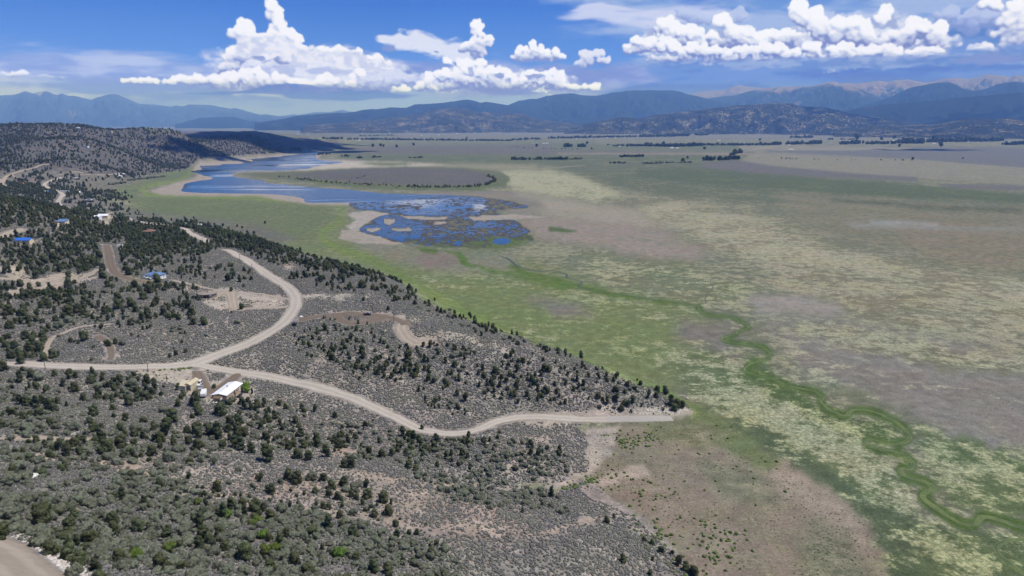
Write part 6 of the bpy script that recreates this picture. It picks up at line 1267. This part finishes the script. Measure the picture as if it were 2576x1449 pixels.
x, y, z = map(np.array, (x, y, z)); ok = road_clear(x, y, .4); s = rng.uniform(.5, 1.7, len(x))**1.0
GS = leaf_mat('rabbitbrush_green', (104, 124, 66), (128, 144, 90), .25, .15)
scatter('rabbitbrush', 'small fresh green shrubs on the dry fan and road verges', np.stack([x, y, z+.15*s], 1)[ok], s[ok], 2, GS, 4, True, (1, 1, .75), .24)
# grey tufts straying over the fan and meadow edge
n = 5200; r = np.sqrt(rng.uniform(210**2, 430**2, n)); a = rng.uniform(.0, .62, n); x = r*np.sin(a); y = r*np.cos(a); z = height(x, y); px, py = project(x, y, z)
fan = inside(P2("1440 1075 1700 1062 1790 1085 1900 1130 1980 1180 2080 1240 2180 1320 2240 1449 2260 1600 1700 1600 1600 1250 1400 1225 1440 1150"), px, py); cl = fbm(x/16, y/16, 3, 44); ok = fan & (z < 2.5) & (cl > .5) & road_clear(x, y, .5)
TF = leaf_mat('tuft_green', (98, 102, 76), (124, 122, 96), .25, .1); s = rng.uniform(.3, .75, n)
scatter('grass_tufts', 'low tufts of grass and weeds on the dry fan', np.stack([x, y, z+.06], 1)[ok], s[ok], 1, TF, 6, True, (1, 1, .6), .2)
# woodland beyond the single trees
def crowns(kd): return [o for o in bpy.data.objects if o.name.split('.')[0] == 'crown' and o.parent and o.parent.name.startswith(NAME[kd])]
def reps(kd):
    seen = {}; 
    for o in crowns(kd): seen.setdefault(o.data.name, o)
    return list(seen.values())
def thin(x, y, s, gap=.62):
    """keep plants from standing in one another"""
    cell = {}; keep = []
    for i in range(len(x)):
        k = (int(x[i]//4), int(y[i]//4)); ok = True
        for a in (-1, 0, 1):
            for c in (-1, 0, 1):
                for j in cell.get((k[0]+a, k[1]+c), ()):
                    if math.hypot(x[i]-x[j], y[i]-y[j]) < (s[i]+s[j])*.5*gap: ok = False; break
                if not ok: break
            if not ok: break
        if ok: cell.setdefault(k, []).append(i); keep.append(i)
    return np.array(keep)
PL = np.array(PLACED)
def free(x, y, s):
    ok = np.ones(len(x), bool)
    for (a, c, r) in PLACED: ok &= (x-a)**2+(y-c)**2 > (r*.8+s*.32)**2
    return ok
def wood(n, r0, r1, a0, a1, seed, s0, s1, mul):
    x, y, z = field_pts(n, r0, r1, a0, a1, 8, seed, mul, .5); s = np.random.default_rng(seed).uniform(s0, s1, len(x)); ok = road_clear(x, y, 1.2 if r0 < 500 else 3.5) & free(x, y, s); x, y, z, s = x[ok], y[ok], z[ok], s[ok]; k = thin(x, y, s); return x[k], y[k], z[k], s[k]
# measured ones past the first 300
rest = [(size_m(px, py, w), kd) for px, py, w, kd in REST]
for nm, kd, lab in (('juniper_woodland', ('juniper', 'pinyon'), 'dark juniper and pinyon woodland on the slopes beyond the single trees'), ('oak_scrub', ('scrub',), 'grey-green oak scrub among the junipers'), ('young_cottonwoods', ('column',), 'slender young cottonwoods where the ridge meets the meadow')):
    q = [(p[0], p[1], p[2], m*.95) for (p, m), k in rest if k in kd]
    if nm == 'juniper_woodland':
        for arg in ((5200, 110, 300, -.74, .25, 51, 2.0, 4.4, .10), (26000, 300, 560, -.74, .45, 53, 1.6, 4.0, .16), (60000, 560, 1000, -.74, .30, 55, 2.4, 4.8, .55), (70000, 1000, 1900, -.74, -.3, 57, 3.2, 6.0, .42), (110000, 1900, 4200, -.74, -.15, 59, 3.5, 7.5, .5)):
            a = wood(*arg); q += list(zip(*a))
    if nm == 'oak_scrub':
        for arg in ((16000, 110, 330, -.74, .1, 61, 1.3, 3.3, .5), (9000, 330, 520, -.74, .3, 63, 1.4, 3.0, .16)):
            a = wood(*arg); q += list(zip(*a))
    if not q: continue
    q = np.array(q); scatter(nm, lab, np.stack([q[:, 0], q[:, 1], q[:, 2]-.05], 1), q[:, 3], [o for k in kd for o in reps(k)], None, 7, props=(1, 1, .95))

# ---------------------------------------------------------------- dead trees
for i, (px, py, w, lb) in enumerate(((323, 1326, 16, 'bare grey dead tree standing in the oak thicket at bottom left'), (386, 1283, 16, 'leaning dead tree above the oak thicket'), (1010, 893, 12, 'fallen-limbed dead tree on the slope under the gravel loop'), (1205, 905, 10, 'small dead tree near the ridge crest'), (748, 1150, 10, 'thin bare snag right of the biggest pine'), (388, 1340, 14, 'bare snag low on the left between two thickets'))):
    p, m_ = size_m(px, py, w); o = obj('dead_tree', trunk_mesh('dead_tree', 'column', 70+i, DEADW), None, label=lb, category='dead tree'); o.location = p; o.scale = (m_*1.3, m_*1.3, m_*.75); o.rotation_euler = (.1*(i % 3-1), .12*(i % 2), i)
# ---------------------------------------------------------------- far valley: farms and trees
FARM = "1456,368.5;1340,361;1350,361;1368,361.5;1376,361.5;1690,374;1704,374;1808,354;1812,354;1990,378;1985,366;2018,362;2090,361;2136,362;2205,362;2222,362;2230,362;2246,355;2290,357;2301,356;2350,362;2394,354;2416,357;2432,359;2437,358;2530,341;1450,349;1487,348;1498,348;1527,347;1548,347.5;1636,330;1700,330;1300,354;1540,368;1535,367;1560,369;980,335;968,337;918,335.5;910,336;775,338;750,337.5;760,338;896,354;903,354;1150,337;1160,336;1195,335;1210,334;1104,340;1060,341"
q = [tuple(map(float, t.split(','))) for t in FARM.split(';')]; rg = random.Random(5); FB = None
order = sorted(range(len(q)), key=lambda i: (round(q[i][1]/8), q[i][0]))
side = lambda x: 'far right' if x > 2150 else ('right' if x > 1750 else ('right of the middle' if x > 1400 else ('middle' if x > 1050 else 'left of the middle')))
cnt = {}
FM = [[], [], []]
def far_house(v):
    o = thing('far_farmhouse', '', 'farmhouse'); L, Wd, h = ((18, 10, 3.6), (26, 12, 4.5), (12, 8, 3.2))[v]; m = MB(); m.add([(x, y, zz) for x in (-L/2, L/2) for y, zz in ((-Wd/2, -1), (Wd/2, -1), (Wd/2, h), (0, h+2.4), (-Wd/2, h))], [(0, 1, 2, 3, 4), (9, 8, 7, 6, 5), (0, 5, 6, 1), (1, 6, 7, 2), (2, 7, 8, 3), (3, 8, 9, 4), (4, 9, 5, 0)]); m.build('wall', MT[('white_paint', 'cream', 'white_paint')[v]], o)
    r = MB()
    for sy in (-1, 1): r.add([(x, y, zz) for x in (-L/2-.4, L/2+.4) for y, zz in ((sy*(Wd/2+.5), h-.1), (0, h+2.45), (0, h+2.65), (sy*(Wd/2+.5), h+.1))], [(0, 1, 2, 3), (7, 6, 5, 4), (0, 4, 5, 1), (1, 5, 6, 2), (2, 6, 7, 3), (3, 7, 4, 0)])
    r.build('roof', MT[('white_metal', 'white_metal', 'grey_metal')[v]], o); return o
protos = {}
for i in order:
    px, py = q[i]; v = 1 if i == 0 else rg.choice((0, 0, 2, 2, 1)); p = hit(px, py)
    if v not in protos: o = protos[v] = far_house(v)
    else:
        s0 = protos[v]; o = s0.copy(); col.objects.link(o)
        for ch in s0.children: c = ch.copy(); col.objects.link(c); c.parent = o
    o.location = p; o.rotation_euler = (0, 0, rg.uniform(-.5, .5)); o['group'] = 'far farm buildings in the valley'; 
    zone = 'beyond the river trees' if py < 345 else ('by the river trees' if py < 358 else ('by the nearer tree belt' if py < 372 else 'before the nearer tree belt'))
    ordn = ('first', 'second', 'third', 'fourth', 'fifth', 'sixth', 'seventh', 'eighth', 'ninth', 'tenth', 'eleventh', 'twelfth')
    kk = (v, zone, side(px)); cnt[kk] = cnt.get(kk, 0)+1
    o['label'] = '%s %s farmhouse from the left %s, %s' % (ordn[min(cnt[kk]-1, 11)], ('pale', 'large white', 'small grey-roofed')[v], zone, side(px))
SPOTS = "1477,363,7;1773,376,8;1529,366,5;1425,370,10;1436,370,9;1457,370,10;1467,370,10;1350,369,8;1669,364,9;1912,354,7;1488,376,6;938,370,9;958,369,8;965,370,7;998,371,8;1040,366,7;1174,348,5;2156,352,13;2152,345,9;2217,353,8;2263,370,7;2366,369,11;2250,349,8;1717,406,10;1730,399,7;1866,386,8;1838,394,9;2422,400,4;2295,402,6;1978,400,4;2412,353,9;2348,352,9"
q = sorted([tuple(map(float, t.split(','))) for t in SPOTS.split(';')]); n = {}
for i, (px, py, w) in enumerate(q):
    p = hit(px, py); d = math.hypot(p[0], p[1]); s = 'far right' if px > 2150 else ('right' if px > 1700 else ('middle' if px > 1250 else 'left')); z = 'in the fields before the tree belt' if py > 372 else 'near the farm buildings' if py > 356 else 'out on the far flats'
    n[(s, z)] = n.get((s, z), 0)+1
    plant('cotton', 'cottonwood_tree', '%s lone dark cottonwood %s, %s of the valley' % (ORD[min(n[(s, z)]-1, 9)].replace('nearest', 'leftmost'), z, s), 'cottonwood', p[0], p[1], w*d/F, 900+i, 'lone cottonwoods in the far valley', .8)
BELTS = {'river_woodland': ('dark cottonwood woodland along the far river', 'cotton', "874 351 1050 353 1288 355|3.6|420;816 350 861 350|4|40;1288 353 1360 351|4|60;1378 349 1480 347 1599 345|4|230;1607 345 1680 344 1735 342|5|170;1748 341 1782 340|4|40;1809 338 1932 336|3|110;1019 334 1130 333 1219 333|2.6|140;766 330 856 331|2.6|60;1988 347 2040 347|4|60;2472 343 2532 343|5|50;2440 346 2576 347|4|60;900 343 1000 341|2.2|60"),
         'farm_woodland': ('belt of dark cottonwoods among the far farms', 'cotton', "1623 368 1700 369 1766 367|6|190;1769 366 1850 366 1932 365|4.5|130;1932 365 1965 364|5|40;1973 364 2067 362|6|80;2112 363 2162 362|6|48;2174 363 2252 362|5|66;2257 361 2322 361|8|60;2332 358 2430 357 2520 355|6|150;2522 365 2600 364|6|50;1535 368 1620 368|4|60;1418 370 1436 370|6|14;1453 370 1473 370|6|16;2080 352 2150 352|3|16;2380 350 2470 348|4|30;1300 371 1400 375 1520 376|2|30"),
         'poplar_rows': ('rows of dark trees at the near edge of the far fields', 'cotton', "1288 402 1380 402 1464 401|5|110;1560 395 1617 395|4.6|46;1533 411 1578 411|3.5|30;1615 412 1653 412|3.5|30;1658 411 1743 409|3|54;1769 404 1810 403 1856 401|8|60;1838 391 1850 388 1866 384|7|22;1900 398 2060 402 2300 404|2.5|24;899 398 914 398|4|12;1029 398 1064 398|3.5|18;934 396 956 396|3.5|14;859 394 879 394|3.5|14;800 390 830 388|4|20"),
         'island_trees': ('ragged row of small dark trees along the shore of the low sage island', 'juniper', "1020 470 1100 471 1180 470 1225 464 1246 455 1240 447|4.6|190;744 450 800 456 860 461 930 465 1010 469|3.4|120;700 444 730 447|3|12;1225 440 1236 446|4|14;850 450 905 447 915 444|2.5|14"),
         'willow_thicket': ('grey-green willows at the edge of the green flat', 'scrub', "277 465 317 460|5|40;320 455 370 449 417 444|4.5|70;265 489 290 496 312 500|6|50;200 533 280 540 370 540|3|24;600 520 850 530|2|30")}
for nm, (lab, kd, lines) in BELTS.items():
    P_ = []; rg = np.random.default_rng(len(nm))
    for ln in lines.split(';'):
        l, w, k = ln.split('|'); l = P2(l); w = float(w)
        for i in range(int(k)):
            t = rg.uniform(0, len(l)-1.001); j = int(t); f = t-j; px = l[j][0]*(1-f)+l[j+1][0]*f+rg.normal()*1.5; py = l[j][1]*(1-f)+l[j+1][1]*f+rg.normal()*(1.4 if nm == 'island_trees' else .5)
            p = hit(px, py); d = math.hypot(p[0], p[1]); P_.append((p[0], p[1], p[2]-.1, w*d/F*rg.uniform(.45, 1.35)))
    P_ = np.array(P_); scatter(nm, lab, P_[:, :3], P_[:, 3], reps(kd), None, 9, props=(1, 1, .95))
# ---------------------------------------------------------------- cumulus standing overhead, beyond the top of the photograph, whose shadows lie on the land
CLM = simple_mat('cloud_white', (250, 250, 252), 1, 0)
def cloud(gx, gy, alt, rx, ry, seed, label):
    k = alt/math.tan(SUN_EL); cx, cy = gx+k*math.sin(SUN_AZ), gy+k*math.cos(SUN_AZ); rg = np.random.default_rng(seed); VV = []; FF = []; o = 0; v, f = ICO[2]
    for i in range(46):
        t = rg.uniform(0, 6.283); q = math.sqrt(rg.uniform(0, 1)); r = rg.uniform(.16, .34)*min(rx, ry)*(1.25-.6*q); w = v*r*(1+.1*rg.normal(size=(len(v), 1)))*[1, 1, .8]; w[:, 2] = np.maximum(w[:, 2], -r*.15)
        VV.append(w+[math.cos(t)*q*rx, math.sin(t)*q*ry, r*.2*(1-q)]); FF.append(f+o); o += len(v)
    ob = obj('cloud', mesh_np('cloud', np.concatenate(VV), np.concatenate(FF), [CLM], True), None, kind='structure'); ob['label'] = label; ob.location = (cx, cy, alt+.15*min(rx, ry))
for px, py, rx, ry, sd_, d_ in ((700, 344, 560, 420, 1, None), (790, 353, 420, 380, 6, None), (640, 336, 420, 300, 8, None), (450, 368, 190, 90, 2, None), (530, 383, 210, 80, 3, None), (500, 372, 160, 60, 7, None), (2330, 377, 400, 170, 4, None), (2380, 285, 2600, 900, 5, 14500), (2150, 300, 1200, 500, 8, 12800)):
    g = hit(px, py) if d_ is None else at_dist(px, py, d_); cloud(g[0], g[1], 3400, rx, ry, sd_, 'white cumulus cloud floating overhead')
